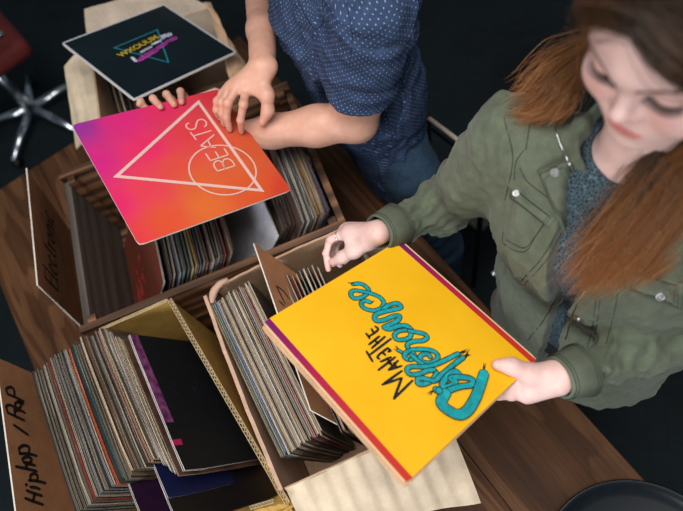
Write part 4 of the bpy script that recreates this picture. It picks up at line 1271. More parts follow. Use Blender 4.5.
# shirt
def shirt_mat():
    m = NT('navy_dotted_cotton'); uv = m.add('ShaderNodeUVMap', uv_map='cloth')
    mp = m.add('ShaderNodeMapping'); mp.inputs['Scale'].default_value = (125, 125, 125); mp.inputs['Rotation'].default_value = (0, 0, .785); m.link(uv.outputs[0], mp.inputs[0])
    vo = m.add('ShaderNodeTexVoronoi', voronoi_dimensions='2D'); vo.inputs['Randomness'].default_value = 0; vo.inputs['Scale'].default_value = 1; m.link(mp.outputs[0], vo.inputs['Vector'])
    dots = m.math('GREATER_THAN', .13, vo.outputs['Distance'])
    n = m.noise(m.coords(), 30, 5); n2 = m.noise(m.coords(), 500, 2)
    b = m.ramp(n, [(.3, lin((40, 54, 80))), (.7, lin((54, 72, 104)))]); b = m.mix(1.0, b, m.ramp(n2, [(.35, (.8, .8, .8)), (.6, (1.1, 1.1, 1.1))]), 'MULTIPLY')
    m.col(m.mix(m.math('MULTIPLY', dots, .5), b, lin((176, 186, 206)))); m.set(Roughness=.85); m.b.inputs['Specular IOR Level'].default_value = .15; m.bump(n2, .2, .0004); return m.mat
M['shirt'] = shirt_mat()
sv = Vol((-.12, .55, .80), (.62, 1.42, 1.60), .010, ((-.06, .62, 1.0), (.45, 1.2, 1.50), .0045))
sv.cap(pel + A_([.0, .0, -.10]), pel * .4 + che * .6, .092, .110, .05, flat=(ml, 1.3)); sv.cap(pel * .4 + che * .6, che + [0, 0, .08], .122, .125, .05, flat=(ml, 1.3)); sv.cap(che + [0, 0, .06], nek + [0, 0, -.03], .13, .075, .05, flat=(ml, 1.3))
sv.cap(SLm, SRm, .066, .066, .05)
arm_d = hem - SLm; arm_d /= np.linalg.norm(arm_d)
sv.cap(SLm, hem - arm_d * .01, .083, .079, .03, disp=fold_arm(5, .014, 7), pad=.01)
ELs = SRm * .5 + ELr * .5
sv.cap(SRm, ELs, .078, .068, .03)
# flat cut at the cuffs
def cut(vv, c, n, R=.12, hollow=None):
    sl, X, Y, Zz = vv.sub(c - R, c + R); d = (X - c[0]) * n[0] + (Y - c[1]) * n[1] + (Zz - c[2]) * n[2]
    rr_ = np.sqrt((X - c[0] - n[0] * .05) ** 2 + (Y - c[1] - n[1] * .05) ** 2 + (Zz - c[2] - n[2] * .05) ** 2) - R * .8
    d = np.maximum(-d, rr_); vv.join(sl, d.astype(np.float32), .004, 's')
cut(sv, hem - arm_d * .004, arm_d)
cut(sv, ELs, (ELr - SRm) / np.linalg.norm(ELr - SRm))
me, V = sv.mesh('shirt'); V = relax(me, V, 2); N_ = normals(me)
dist_arm = np.linalg.norm(np.cross(V - SLm, arm_d), axis=1); alongarm = (V - SLm) @ arm_d
onarm = np.clip((.12 - dist_arm) / .03, 0, 1) * (alongarm > .02)
# folds run round the sleeve from the armpit, and hang down the torso
f1 = waves(V, 11, 4, 70, stretch=np.diag([.8, .5, .6])); f2 = waves(V, 12, 5, 150)
band = np.exp(-((V[:, 0] - che[0]) ** 2 + (V[:, 1] - SLm[1] - .02) ** 2) / .02)
V = V + N_ * ((f1 * .0085 + f2 * .0030) * (1 - .45 * onarm))[:, None]
V = relax(me, V, 1)
sd = (V - SLm) @ np.cross(arm_d, A_([0, 0, 1.])); su = (V - SLm) @ A_([0, 0, 1.])
u_arm = alongarm; b1 = np.cross(arm_d, A_([0, 0, 1.])); b1 /= np.linalg.norm(b1); b2 = np.cross(arm_d, b1); ang = np.arctan2((V - SLm) @ b1, (V - SLm) @ b2)
tor = V - (pel * .5 + che * .5); ang2 = np.arctan2(tor @ ml, tor @ -mf)
isarm = (onarm > .5)
U2 = np.where(isarm[:, None], np.stack([ang * .078, u_arm], 1), np.stack([ang2 * .17, V[:, 2] + .3 * (V @ mf) * 0], 1))
uvl = me.uv_layers.new(name='cloth'); li = np.zeros(len(me.loops), np.int32); me.loops.foreach_get('vertex_index', li)
uvl.data.foreach_set('uv', U2[li].astype(np.float32).ravel())
shirt = put(link_mesh('shirt', me, M['shirt'], None, True), man)
bvS = BVHTree.FromPolygons([Vector(p) for p in V.tolist()], [tuple(p.vertices) for p in me.polygons])
def hit(bv, u, v):
    r = ray(u, v); h = bv.ray_cast(Vector(CAM), Vector(r)); return h
def seam(bv, px, off=.0008, r=.0008, n=5, mb=None, m=0, nseg=4):
    """a raised line lying on the cloth along the given image points"""
    pts = []
    for u, v in spline(px, n):
        h = hit(bv, u, v)
        if h[0] is not None:
            p = A_(h[0]) + A_(h[1]) * off
            if pts and np.linalg.norm(p - pts[-1]) > .05: break
            pts.append(p)
    if len(pts) > 1: (mb).tube(pts, r, nseg, m)
    return pts
M['navy_seam'] = plain('navy_seam', (22, 32, 58), .9)
g = MB(); seam(bvS, [(323, 80), (340, 86), (360, 91), (378, 92), (391, 89)], .0003, .0009, mb=g); seam(bvS, [(298, 0), (306, 16), (313, 27), (319, 28), (324, 18), (322, 0)], .0003, .0012, mb=g); seam(bvS, [(345, 0), (352, 30), (350, 60)], .0002, .0007, mb=g)
if g.v: put(g.build('stitching', M['navy_seam'], None, True), man)
# jeans and shoes
M['jeans'] = plain('blue_denim', (38, 62, 84), .9, var=.25, scale=120, bump=.2)
jv = Vol((.08, .55, .02), (.66, 1.2, 1.02), .009)
jv.cap(pel + [0, 0, -.04], pel + [0, 0, .03], .082, .082, .04, flat=(ml, 1.3))
for q in (-1, 1):
    hp = pel + ml * q * .068; kn_ = hp + A_([.05, .03 * -q, -.45]); an_ = A_([hp[0] + .07, hp[1], .07])
    jv.chain([hp - [0, 0, .03], kn_, an_], [.076, .078, .068], .02)
me, V = jv.mesh('jeans'); N_ = normals(me); V = V + N_ * (waves(V, 21, 5, 60)[:, None] * .005); relax(me, V, 2); put(link_mesh('jeans', me, M['jeans'], None, True), man)
for q in (-1, 1):
    hp = pel + ml * q * .068; an_ = A_([hp[0] + .07, hp[1], .05]); xv = Vol(an_ - [.30, .2, .06], an_ + [.14, .16, .08], .006)
    xv.cap(an_ + [0, 0, .0], an_ + mf * .18 + [0, 0, -.012], .045, .038, .03, flat=(ml, 1.1)); me, V = xv.mesh('shoe'); relax(me, V, 1); put(link_mesh('shoe', me, plain('brown_leather', (60, 38, 26), .4), None, True), man)
# ------------------------------------------------------------------ the woman with the yellow sleeve
gf = A_([-.862, -.507, 0.]); gl = A_([.507, -.862, 0.])
gO = A_([.307, .2765, 1.657]); GN = A_([-.889, -.358, -.285]); GN /= np.linalg.norm(GN)
GX = A_([.353, -.933, .07]); GX -= GN * GX.dot(GN); GX /= np.linalg.norm(GX); GU = np.cross(-GN, GX) ; GU = GU if GU[2] > 0 else -GU
woman = empty('person', (.46, .31, 0)); tag(woman, 'person with long copper hair in an olive green jacket holding the yellow sleeve', 'person')
gSR = at(512, 138, 1.370); gSL = gSR + gl * .325; gSL[2] = 1.375
gneck = (gSR + gSL) / 2 + A_([.015, .01, .055]); gche = (gSR + gSL) / 2 + A_([.01, .0, -.13]) ; gpel = A_([.435, .275, .90])
gER = at(446, 206, 1.10); gWR = at(377, 233, 1.195)
gWL = at(560, 377, 1.185); gEL = at(700, 330, 1.08)
nY = shY.n
oy_ = lambda u, v, d: on_plane(u, v, shY.o + nY * d, nY)
# left hand: thumb on the print, fingers under the sleeve
klg = [oy_(531, 376, -.008), oy_(530, 384, -.014), oy_(528, 391, -.024), oy_(526, 396, -.034)]
flg = [[oy_(516, 376, -.016), oy_(500, 374, -.018), oy_(488, 374, -.018)],
       [oy_(513, 383, -.020), oy_(496, 383, -.022), oy_(482, 384, -.018)],
       [oy_(511, 390, -.028), oy_(496, 391, -.026), oy_(486, 391, -.020)],
       [oy_(511, 396, -.034), oy_(499, 396, -.030), oy_(491, 396, -.024)]]
thg = [oy_(553, 376, .004), oy_(529, 373.5, .0055), oy_(512, 366.5, .0125), oy_(497.5, 364.5, .0105)]
# right hand: picking through the records
pz = lambda u, v, z: at(u, v, z)
krg = [pz(346, 232, 1.172), pz(343, 228, 1.168), pz(343, 226, 1.155), pz(345, 226, 1.140)]
krg = [pz(348, 233, 1.180), pz(345, 230, 1.165), pz(346, 229, 1.150), pz(350, 229, 1.138)]
frg = [[pz(331, 239, 1.160), pz(325.5, 253, 1.135), pz(328.5, 269, 1.112)],
       [pz(330, 240, 1.142), pz(327, 253, 1.120), pz(333, 264, 1.100)],
       [pz(331, 243, 1.126), pz(331, 256, 1.104), pz(340, 265, 1.090)],
       [pz(336, 245, 1.112), pz(337, 256, 1.094), pz(345, 262, 1.083)]]
thr = [pz(367, 244, 1.188), pz(354, 251, 1.170), pz(343, 257, 1.152), pz(333.5, 262, 1.135)]
v = Vol((-.08, -.12, -.02), (.82, .80, 1.90), .010, ((-.06, .10, 1.06), (.48, .50, 1.80), .0022))
v.cap(gpel, gche, .085, .080, .05, flat=(gl, 1.35)); v.cap(gche, gneck - [0, 0, .03], .085, .045, .05, flat=(gl, 1.35))
v.cap(gSR, gSL, .036, .036, .04)
head(v, gO, GX, GN, GU, 1.04)
hc = gO - GN * .085 - GU * .05
v.cap(gneck, hc, .046, .046, .025)
v.chain([gSR, gER], [.040, .033], .02); v.chain([gER, gER * .3 + gWR * .7, gWR], [.028, .022, .0225], .02)
v.chain([gSL, gEL], [.040, .033], .02); v.chain([gEL, gEL * .3 + gWL * .7, gWL], [.028, .0215, .0225], .02)
v.cap(thg[1], klg[1], .0085, .009, .02); v.cap(thg[0], klg[1], .010, .010, .02)
hand(v, gWL, .0225, klg, flg, thg, .0078, .0105, .0120, nY + A_([0, 0, .2]))
hand(v, gWR, .0235, krg, frg, thr, .0078, .0090, .0125, (-.3, .1, 1))
for q in (-1, 1):
    hp = gpel + gl * q * .08; kn_ = hp + A_([-.0, .0, -.42]); an_ = A_([hp[0] + .03, hp[1], .09])
    v.chain([hp, kn_, an_], [.080, .050, .036], .03); v.cap(an_ + [0, 0, -.04], an_ + gf * .15 + [0, 0, -.055], .032, .026, .02)
me, V = v.mesh('body'); V = relax(me, V, 2)
cols = base_cols(V, (240, 202, 194))
cols = redden(V, cols, krg[:2] + frg[0] + [thr[-1]] * 2 + [thg[-1], thg[-2], klg[0]], (224, 118, 104), .010, .30)
cols = head_tint(V, gO, GX, GN, GU, cols, 1.04, (214, 92, 92))
set_cols(me, cols); gb_ = link_mesh('body', me, M['skin'], None, True); put(gb_, woman)
d = thg[3] - thg[2]; put(nail(thg[3] + d * .05, d, nY, .0072, None), woman)
d = thr[3] - thr[2]; put(nail(thr[3], d, CAM - thr[3], .0070, None), woman)
d = frg[0][2] - frg[0][1]; put(nail(frg[0][2], d, A_([-.8, .2, .4]), .0060, None), woman)
g = MB(); rc = frg[1][0] * .35 + krg[1] * .65; rd = frg[1][0] - krg[1]; rd /= np.linalg.norm(rd)
rc = frg[0][0] * .55 + krg[0] * .45; rd = frg[0][0] - krg[0]; rd /= np.linalg.norm(rd)
e1 = np.cross(rd, [0, 0, 1.0]); e1 /= np.linalg.norm(e1); e2 = np.cross(rd, e1)
g.tube([rc + .0096 * (math.cos(a) * e1 + math.sin(a) * e2) for a in np.linspace(0, 2 * PI, 25)], .0009, 6)
ringo = g.build('finger_ring', M['chrome'], None, True); put(ringo, woman); ringo['label'] = 'thin silver ring'
# lashes and brows
HP = lambda x, y, z: gO + 1.04 * (x * GX - y * GN + z * GU)
bvB = BVHTree.FromPolygons([Vector(p) for p in V.tolist()], [tuple(p.vertices) for p in me.polygons])
def on_face(x, z, off=0.0):
    o_ = HP(x, -.06, z); h = bvB.ray_cast(Vector(o_), Vector(-GN)); return A_(h[0]) + GN * off if h[0] is not None else HP(x, 0, z)
M['lash'] = plain('dark_lashes', (40, 26, 22), .6)
M['brow'] = plain('brown_brow_hair', (100, 62, 44), .7)
for q in (-1, 1):
    g = MB(); rr = random.Random(3)
    lid = [on_face(q * (.031 + .0150 * t), -.0045 - .0030 * (1 - t * t), .0004) for t in np.linspace(-1, 1, 13)]
    g.tube(lid, [.0004] + [.0013] * 11 + [.0004], 5)
    for k in range(26):
        t = -1 + 2 * k / 25; a = on_face(q * (.031 + .0150 * t), -.0047 - .0030 * (1 - t * t), .0005)
        b = a + GN * .0055 - GU * (.0050) + GX * q * t * .0030; c = b + GN * .0020 + GU * .0005
        g.tube([a, b, c], [.0006, .00045, .0002], 4)
    put(g.build('eyelashes', M['lash'], None), woman)
    g = MB()
    for k in range(170):
        t = rr.random(); x = .012 + .040 * t; z = .0175 + .0060 * math.sin(t * 2.2) + rr.uniform(-.0022, .0022) * (1 - .5 * t)
        a = on_face(q * x, z, .0002); b = on_face(q * (x + .0055), z + .0014 * (1 - 2 * t), .0007); g.tube([a, b], [.00042, .00015], 3)
    put(g.build('eyebrow', M['brow'], None), woman)

# ---- tee under the jacket
m = NT('dark_patterned_tee'); vo = m.add('ShaderNodeTexVoronoi', feature='DISTANCE_TO_EDGE'); m.link(m.coords(), vo.inputs['Vector']); vo.inputs['Scale'].default_value = 190
m.col(m.ramp(vo.outputs['Distance'], [(.03, lin((92, 114, 124))), (.09, lin((30, 50, 60))), (.4, lin((20, 32, 42)))])); m.set(Roughness=.8)
tv = Vol((.16, -.05, .80), (.72, .62, 1.54), .008, ((.2, .12, 1.1), (.5, .5, 1.50), .005))
tv.cap(gpel, gche, .105, .100, .05, flat=(gl, 1.3)); tv.cap(gche, gneck - [0, 0, .02], .098, .060, .05, flat=(gl, 1.3)); tv.cap(gSR, gSL, .042, .042, .04)
tv.cap(gneck + [0, 0, .02], gneck + [0, 0, .10], .050, .06, .01, op='s')
me, V = tv.mesh('tee_shirt'); V = relax(me, V, 2); N_ = normals(me); V = V + N_ * (waves(V, 31, 5, 50)[:, None] * .002); relax(me, V, 1)
put(link_mesh('tee_shirt', me, m.mat, None, True), woman)

# ---- jacket
def jacket_mat():
    m = NT('olive_green_twill'); a = m.add('ShaderNodeVertexColor', layer_name='tint')
    n = m.noise(m.coords(), 9, 5, .65); n2 = m.noise(m.coords(), 650, 2); n3 = m.noise(m.coords(), 60, 4)
    k = m.ramp(n, [(.3, (.80, .82, .80)), (.7, (1.15, 1.15, 1.1))]); k = m.mix(1.0, k, m.ramp(n3, [(.35, (.9, .9, .9)), (.65, (1.08, 1.08, 1.08))]), 'MULTIPLY')
    k = m.mix(1.0, k, m.ramp(n2, [(.35, (.86, .86, .86)), (.6, (1.06, 1.06, 1.06))]), 'MULTIPLY')
    m.col(m.mix(1.0, a.outputs[0], k, 'MULTIPLY')); m.set(Roughness=.8); m.b.inputs['Specular IOR Level'].default_value = .2
    m.b.inputs['Sheen Weight'].default_value = .15; m.bump(n2, .2, .0004); return m.mat
M['jacket'] = jacket_mat()
jv = Vol((.03, -.16, .66), (.86, .82, 1.56), .009, ((.06, .04, .95), (.62, .62, 1.51), .0042))
hipc = A_([.430, .262, .78])
jv.cap(hipc, gpel + [0, 0, .12], .150, .138, .05, flat=(gl, 1.35)); jv.cap(gpel + [0, 0, .10], gche, .136, .128, .05, flat=(gl, 1.38))
jv.cap(gche, gneck - [0, 0, .05], .128, .080, .05, flat=(gl, 1.36)); jv.cap(gSR, gSL, .058, .058, .05)
cufR = gWR * .84 + gER * .16; cufL = gWL * .86 + gEL * .14
jv.chain([gSR, gER], [.068, .056], .03, disp=fold_arm(8, .012, 8), pad=.01); jv.chain([gER, cufR], [.054, .036], .03, disp=fold_arm(9, .012, 7), pad=.01)
jv.chain([gSL, gEL], [.068, .056], .03, disp=fold_arm(10, .012, 8), pad=.01); jv.chain([gEL, cufL], [.056, .036], .03, disp=fold_arm(12, .012, 7), pad=.01)
dR = (gWR - gER) / np.linalg.norm(gWR - gER); dL = (gWL - gEL) / np.linalg.norm(gWL - gEL)
cut(jv, cufR, dR, .09); cut(jv, cufL, dL, .09)
for k in range(14):
    a0, a1 = [math.radians(42 + 276 * (k + q) / 14) for q in (0, 1)]
    cp = lambda a: gneck + A_([0, 0, .012 + .012 * math.cos(a) * -1]) + gf * math.cos(a) * .078 + gl * math.sin(a) * .070
    jv.cap(cp(a0), cp(a1), .0075, .0075, .012, flat=((0, 0, 1), 3.4))
# neck opening and the open front
jv.cap(gneck - [0, 0, .03] - gf * .0, gneck + [0, 0, .10], .058, .066, .006, op='s')
def front(t, s, d):
    """point on the chest: t height, s to her left, d outward"""
    k = (t - .78) / (gneck[2] - .78); c = hipc * (1 - k) + gneck * k
    return A_([c[0], c[1], t]) + gl * s + gf * d
sl, X, Y, Zz = jv.sub(A_([.15, .0, .70]), A_([.60, .60, 1.56]))
kk = (Zz - .78) / (gneck[2] - .78); cx_ = hipc[0] * (1 - kk) + gneck[0] * kk; cy_ = hipc[1] * (1 - kk) + gneck[1] * kk
ss = (X - cx_) * gl[0] + (Y - cy_) * gl[1]; dd = (X - cx_) * gf[0] + (Y - cy_) * gf[1]
wv = np.interp(Zz, [.7, .98, 1.14, 1.25, 1.35, 1.45], [.022, .016, .010, .020, .040, .062]).astype(np.float32)
dq = np.maximum(np.abs(ss) - wv, .055 - dd); jv.join(sl, dq.astype(np.float32), .004, 's')
# flat hem
sl, X, Y, Zz = jv.sub(A_([.1, -.2, .6]), A_([.9, .8, .80])); jv.join(sl, (Zz - .735 + 0 * X + 0 * Y).astype(np.float32), .004, 's')
me, V = jv.mesh('jacket'); V = relax(me, V, 2); N_ = normals(me)
f1 = waves(V, 41, 4, 62, stretch=np.diag([.9, .9, .6])); f2 = waves(V, 42, 5, 150)
slv = np.minimum(np.linalg.norm(np.cross(V - gER, dR), axis=1) + .2 * (V[:, 0] > gER[0] + .05), np.linalg.norm(np.cross(V - gEL, dL), axis=1)); onS = np.clip((.10 - slv) / .03, 0, 1)
V = V + N_ * (f1 * (.0070 + .0050 * onS) + f2 * (.0028 + .0036 * onS))[:, None]; V = relax(me, V, 1)
cols = base_cols(V, (96, 103, 87)); set_cols(me, cols)
put(link_mesh('jacket', me, M['jacket'], None, True), woman)
bvJ = BVHTree.FromPolygons([Vector(p) for p in V.tolist()], [tuple(p.vertices) for p in me.polygons])
M['stitch'] = plain('dark_olive_stitching', (40, 48, 38), .9); M['stitch_pale'] = plain('pale_olive_stitching', (150, 150, 122), .9)
M['olive_solid'] = plain('olive_green_cloth', (96, 103, 87), .85, var=.15, scale=30, bump=.1)
# cuffs: turned cloth bands
def cuff(c, d, r0, r1, L, name='cuff'):
    g = MB(); e1 = np.cross(d, [0, 0, 1.]); e1 /= np.linalg.norm(e1); e2 = np.cross(d, e1); n = 40
    prof = [(r0, -L), (r0 + .003, -L * .97), (r1 + .001, -.004), (r1, 0), (r1 - .003, .0), (r1 - .004, -.004), (r0 - .006, -L)]
    vs = []; fs = []
    for r, t in prof:
        for k in range(n):
            a = 2 * PI * k / n; rr_ = r * (1 + .035 * math.sin(2 * a + 1) + .012 * math.sin(7 * a)); vs.append(c + d * t + rr_ * (math.cos(a) * e1 + math.sin(a) * e2))
    for i in range(len(prof) - 1):
        for k in range(n): a, b = i * n + k, i * n + (k + 1) % n; fs.append((a, b, b + n, a + n))
    g.add(vs, fs)
    o = put(g.build(name, M['olive_solid'], None, True), woman)
    h = MB()
    for t in (-.004, -.009, -L + .006, -L + .010):
        h.tube([c + d * t + (np.interp(t, [-L, 0], [r0 + .0032, r1 + .0012]) * (1 + .035 * math.sin(2 * a + 1) + .012 * math.sin(7 * a))) * (math.cos(a) * e1 + math.sin(a) * e2) for a in np.linspace(0, 2 * PI, 41)], .0005, 4)
    q = h.build('cuff_stitching', M['stitch'], o); return o
cuff(gWR * .985 + gER * .015, dR, .0405, .0335, .050); cuff(gWL * 1.015 - gEL * .015, dL, .0395, .0325, .050)

def patch(bv, px, lift, mat, name, parent, rim=.0016, sub=10):
    """a flap of cloth following the jacket under a four-sided image outline"""
    a, b, c, d = [A_(p, float) for p in px]; K = sub + 1; vs = []; ok = True
    for i in range(K):
        for j in range(K):
            s, t = i / sub, j / sub; p = (a * (1 - s) + b * s) * (1 - t) + (d * (1 - s) + c * s) * t
            h = hit(bv, *p)
            if h[0] is None: return None
            vs.append((A_(h[0]), A_(h[1])))
    top = [p + n * (lift if 0 < i < sub and 0 < j < sub else lift * .85) for (p, n), (i, j) in zip(vs, [(i, j) for i in range(K) for j in range(K)])]
    bot = [p - n * .001 for p, n in vs]
    fs = [(i * K + j, (i + 1) * K + j, (i + 1) * K + j + 1, i * K + j + 1) for i in range(sub) for j in range(sub)]
    n0 = K * K
    ring = [i * K for i in range(K)] + [sub * K + j for j in range(1, K)] + [i * K + sub for i in range(sub - 1, -1, -1)] + [j for j in range(sub - 1, 0, -1)]
    for q in range(len(ring)): r, t = ring[q], ring[(q + 1) % len(ring)]; fs.append((r, t, t + n0, r + n0))
    g = MB(); g.add(top + bot, fs); o = g.build(name, mat, None, True); put(o, parent)
    st = MB(); inset = lambda s, t: (a * (1 - s) + b * s) * (1 - t) + (d * (1 - s) + c * s) * t
    for m_ in (.06, .12):
        loop = [inset(m_, m_), inset(1 - m_, m_), inset(1 - m_, 1 - m_), inset(m_, 1 - m_), inset(m_, m_)]; pts = []
        for p, q in zip(loop[:-1], loop[1:]):
            for k in range(8):
                h = hit(bv, *(p + (q - p) * k / 8))
                if h[0] is not None: pts.append(A_(h[0]) + A_(h[1]) * (lift + .0004))
        if len(pts) > 3: pts.append(pts[0]); st.tube(pts, .0004, 4)
    if st.v: st.build('stitching', M['stitch'], o)
    return o
# placket flap with its zip, right side of her chest
patch(bvJ, [(556, 122), (588, 106), (604, 128), (570, 160)], .004, M['olive_solid'], 'collar_flap', woman)
patch(bvJ, [(538, 170), (566, 158), (583, 212), (570, 250)], .004, M['olive_solid'], 'placket', woman)
patch(bvJ, [(516, 186), (556, 218), (549, 226), (510, 196)], .0035, M['olive_solid'], 'pocket_flap', woman)
patch(bvJ, [(632, 268), (684, 284), (682, 308), (620, 286)], .0035, M['olive_solid'], 'pocket_flap', woman)
zp = MB(); seam(bvJ, [(553, 122), (560, 140), (570, 160), (579, 182), (583, 212)], .0045, .0014, mb=zp)
if zp.v: o = put(zp.build('zipper', M['chrome'], None, True), woman)
zp = MB(); seam(bvJ, [(586, 288), (574, 312), (566, 338)], .003, .0012, mb=zp)
if zp.v: put(zp.build('zipper', M['chrome'], None, True), woman)
g = MB()
for px in ([(520, 168), (528, 182), (546, 196), (553, 204)], [(524, 150), (516, 162), (514, 180)], [(547, 220), (536, 236), (524, 252), (504, 244), (503, 232)], [(545, 222), (534, 238), (524, 248), (507, 240)],
           [(563, 230), (545, 262), (520, 290), (500, 322)], [(560, 226), (542, 258), (517, 286), (496, 318)], [(560, 290), (545, 318), (528, 340)], [(600, 300), (596, 330), (590, 352)], [(596, 300), (592, 330), (586, 350)],
           [(618, 294), (612, 322), (606, 344)], [(504, 118), (512, 150), (512, 168), (505, 200)], [(526, 92), (530, 118), (526, 150)], [(560, 368), (610, 372), (655, 360)]):
    seam(bvJ, px, .0002, .0007, mb=g, n=6)
if g.v: put(g.build('seam_stitching', M['stitch'], None, True), woman)
M['snapmetal'] = NT('snap_metal').set(Metallic=.9, Roughness=.45, Base_Color=(.5, .51, .51, 1)).mat
for (u, v_, r) in ((556, 172, .0065), (517, 192, .006), (494.5, 273, .006), (660, 295, .007), (606, 275, .005), (650, 219, .0045), (580, 318, .0045), (574, 240, .005)):
    h = hit(bvJ, u, v_)
    if h[0] is None: continue
    p, n = A_(h[0]) + A_(h[1]) * .005, A_(h[1]); e1 = np.cross(n, [.3, .2, 1.]); e1 /= np.linalg.norm(e1); e2 = np.cross(n, e1)
    g = MB(); prof = [(1.0, -.006), (1.0, .0004), (.85, .0013), (.6, .0008), (.3, .0004), (.12, .0012), (.01, .0013)]; N = 20; vs = []; fs = []
    for rr_, t in prof:
        for k in range(N): a = 2 * PI * k / N; vs.append(p + n * t + r * rr_ * (math.cos(a) * e1 + math.sin(a) * e2))
    for i in range(len(prof) - 1):
        for k in range(N): a, b = i * N + k, i * N + (k + 1) % N; fs.append((a, b, b + N, a + N))
    g.add(vs, fs); put(g.build('snap_button', M['snapmetal'], None, True), woman)

# ---- hair
m = NT('copper_hair'); a = m.add('ShaderNodeVertexColor', layer_name='tint'); m.col(a.outputs[0]); m.set(Roughness=.42); m.b.inputs['Specular IOR Level'].default_value = .45
M['hair'] = m.mat
ROOT, MID, TIP, GOLD = [np.array(lin(c)) for c in ((50, 36, 27), (108, 74, 46), (176, 108, 56), (206, 158, 100))]
hrng = np.random.RandomState(5)
class Hair:
    def __init__(s): s.v = []; s.f = []; s.c = []
    def strand(s, P, r, c0, c1, c2, start=0.0):
        n = len(P); b = len(s.v); T = np.gradient(P, axis=0); T /= np.linalg.norm(T, axis=1)[:, None] + 1e-9
        up = np.cross(T, [.2, .3, 1.0]); up /= np.linalg.norm(up, axis=1)[:, None] + 1e-9; w = np.cross(T, up)
        for i in range(n):
            f = i / (n - 1); rr_ = r * (1 - .75 * f ** 3); ff = start + (1 - start) * f
            c = c0 * (1 - ff * 2) + c1 * ff * 2 if ff < .5 else c1 * (2 - ff * 2) + c2 * (ff * 2 - 1)
            for k in range(3):
                a = 2.094 * k; s.v.append(P[i] + rr_ * (math.cos(a) * up[i] + math.sin(a) * w[i])); s.c.append(c)
        for i in range(n - 1):
            for k in range(3): a, d = b + i * 3 + k, b + i * 3 + (k + 1) % 3; s.f.append((a, d, d + 3, a + 3))
    def lock(s, guides, n, spread, r=.00034, seg=5, curl=.002, cols=(ROOT, MID, TIP), start=0.0, stray=.08):
        """strands between neighbouring guide curves, all guides with the same number of points"""
        G_ = [np.array(spline(g, seg)) for g in guides]; m_ = len(G_[0])
        t = np.linspace(0, 1, m_)
        clump = hrng.rand(int(max(3, n / 14)))
        for q in range(n):
            u = (clump[hrng.randint(len(clump))] + hrng.randn() * .03) if hrng.rand() < .75 else hrng.rand()
            u = np.clip(u, 0, .9999) * (len(G_) - 1); i = int(u); f = u - i
            P = G_[i] * (1 - f) + G_[min(i + 1, len(G_) - 1)] * f
            off = hrng.randn(3) * spread; w = np.interp(t, [0, .25, 1], [.35, 1, 1.7])[:, None]
            if hrng.rand() < stray: off = off * 2.4
            ph = hrng.rand(3) * 6.28; wob = np.stack([np.sin(t * (5 + 5 * hrng.rand()) + p) for p in ph], 1) * curl * (t[:, None] + .15)
            P = P + off * w + wob
            ln = int(m_ * hrng.uniform(.72, 1.0)); b = hrng.uniform(.45, 1.35)
            gold = hrng.rand() < .18
            s.strand(P[:max(ln, 4)], r, cols[0] * b, cols[1] * b, (GOLD if gold else cols[2]) * b, start)
    def build(s, name, parent):
        g = bpy.data.meshes.new(name); g.from_pydata([tuple(p) for p in s.v], [], s.f); g.update()
        set_cols(g, np.clip(np.array(s.c), 0, 1)); return put(link_mesh(name, g, M['hair'], None, True), parent)
H = HP     # head frame: x to her left, y back, z up
hair = Hair()
# scalp shell so that no skin shows through
hv = Vol(gO - .26, gO + .26, .004)
hv.ell(H(0, .098, .046), [.087, .108, .1005], [GX, -GN, GU], .01)
hv.ell(H(0, .150, -.02), [.070, .055, .085], [GX, -GN, GU], .03)
hv.ell(H(0, .003, -.012), [.074, .066, .088], [GX, -GN, GU], .008, 's')
me, V = hv.mesh('hair_base'); V = relax(me, V, 2); set_cols(me, np.tile(ROOT * .9, (len(V), 1))); M['hair_under'] = plain('dark_hair_roots', (36, 26, 20), .85, var=.3, scale=120, spec=.1); put(link_mesh('hair_base', me, M['hair_under'], None, True), woman)
def over(th, side):
    """a path over the skull from the parting, th = how far back it starts"""
    return None
# her right side (towards the crate): parting -> temple -> behind the cheek -> over the shoulder
GR = []
for y0, fr in ((.012, 0.0), (.045, .25), (.08, .5), (.12, .75), (.16, 1.0)):
    GR.append([H(.004, y0 + .004, .100 + .032 * math.sin(fr * 2.2)), H(-.034, y0 + .006, .096 + .02 * fr), H(-.068, y0 + .020, .060 + .012 * fr), H(-.086, y0 * .8 + .040, .020), H(-.090, y0 * .75 + .052, -.040),
               H(-.092, y0 * .7 + .055, -.095), H(-.094 - .012 * fr, y0 * .7 + .06, -.145), H(-.100 - .02 * fr, y0 * .6 + .07, -.180), H(-.120 - .03 * fr, y0 * .5 + .075, -.205)])
GR[0] = [on_face(.002, .078, .005), on_face(-.028, .070, .005), on_face(-.052, .048, .006), H(-.080, .036, .008)] + GR[0][4:]
GR[1][0] = on_face(.002, .092, .007); GR[1][1] = on_face(-.030, .084, .008); GR[1][2] = on_face(-.056, .060, .008)
hair.lock(GR[:2], 500, .0022, curl=.002)
hair.lock(GR, 1500, .0042, curl=.004)
# wisps that stray out over the right shoulder
sh0 = [H(-.088, .075, -.09), at(560, 72, 1.500), at(540, 96, 1.465), at(522, 112, 1.445), at(500, 118, 1.435)]
sh1 = [H(-.088, .085, -.08), at(556, 50, 1.515), at(538, 66, 1.485), at(522, 82, 1.465), at(512, 90, 1.455)]
sh2 = [H(-.090, .060, -.10), at(566, 84, 1.495), at(550, 106, 1.465), at(530, 118, 1.445), at(512, 116, 1.435)]
sh3 = [H(-.088, .050, -.10), at(576, 88, 1.495), at(572, 104, 1.475), at(564, 116, 1.455), at(552, 122, 1.435)]
hair.lock([sh1, sh0, sh2, sh3], 600, .0035, curl=.006, start=.45, stray=.2)
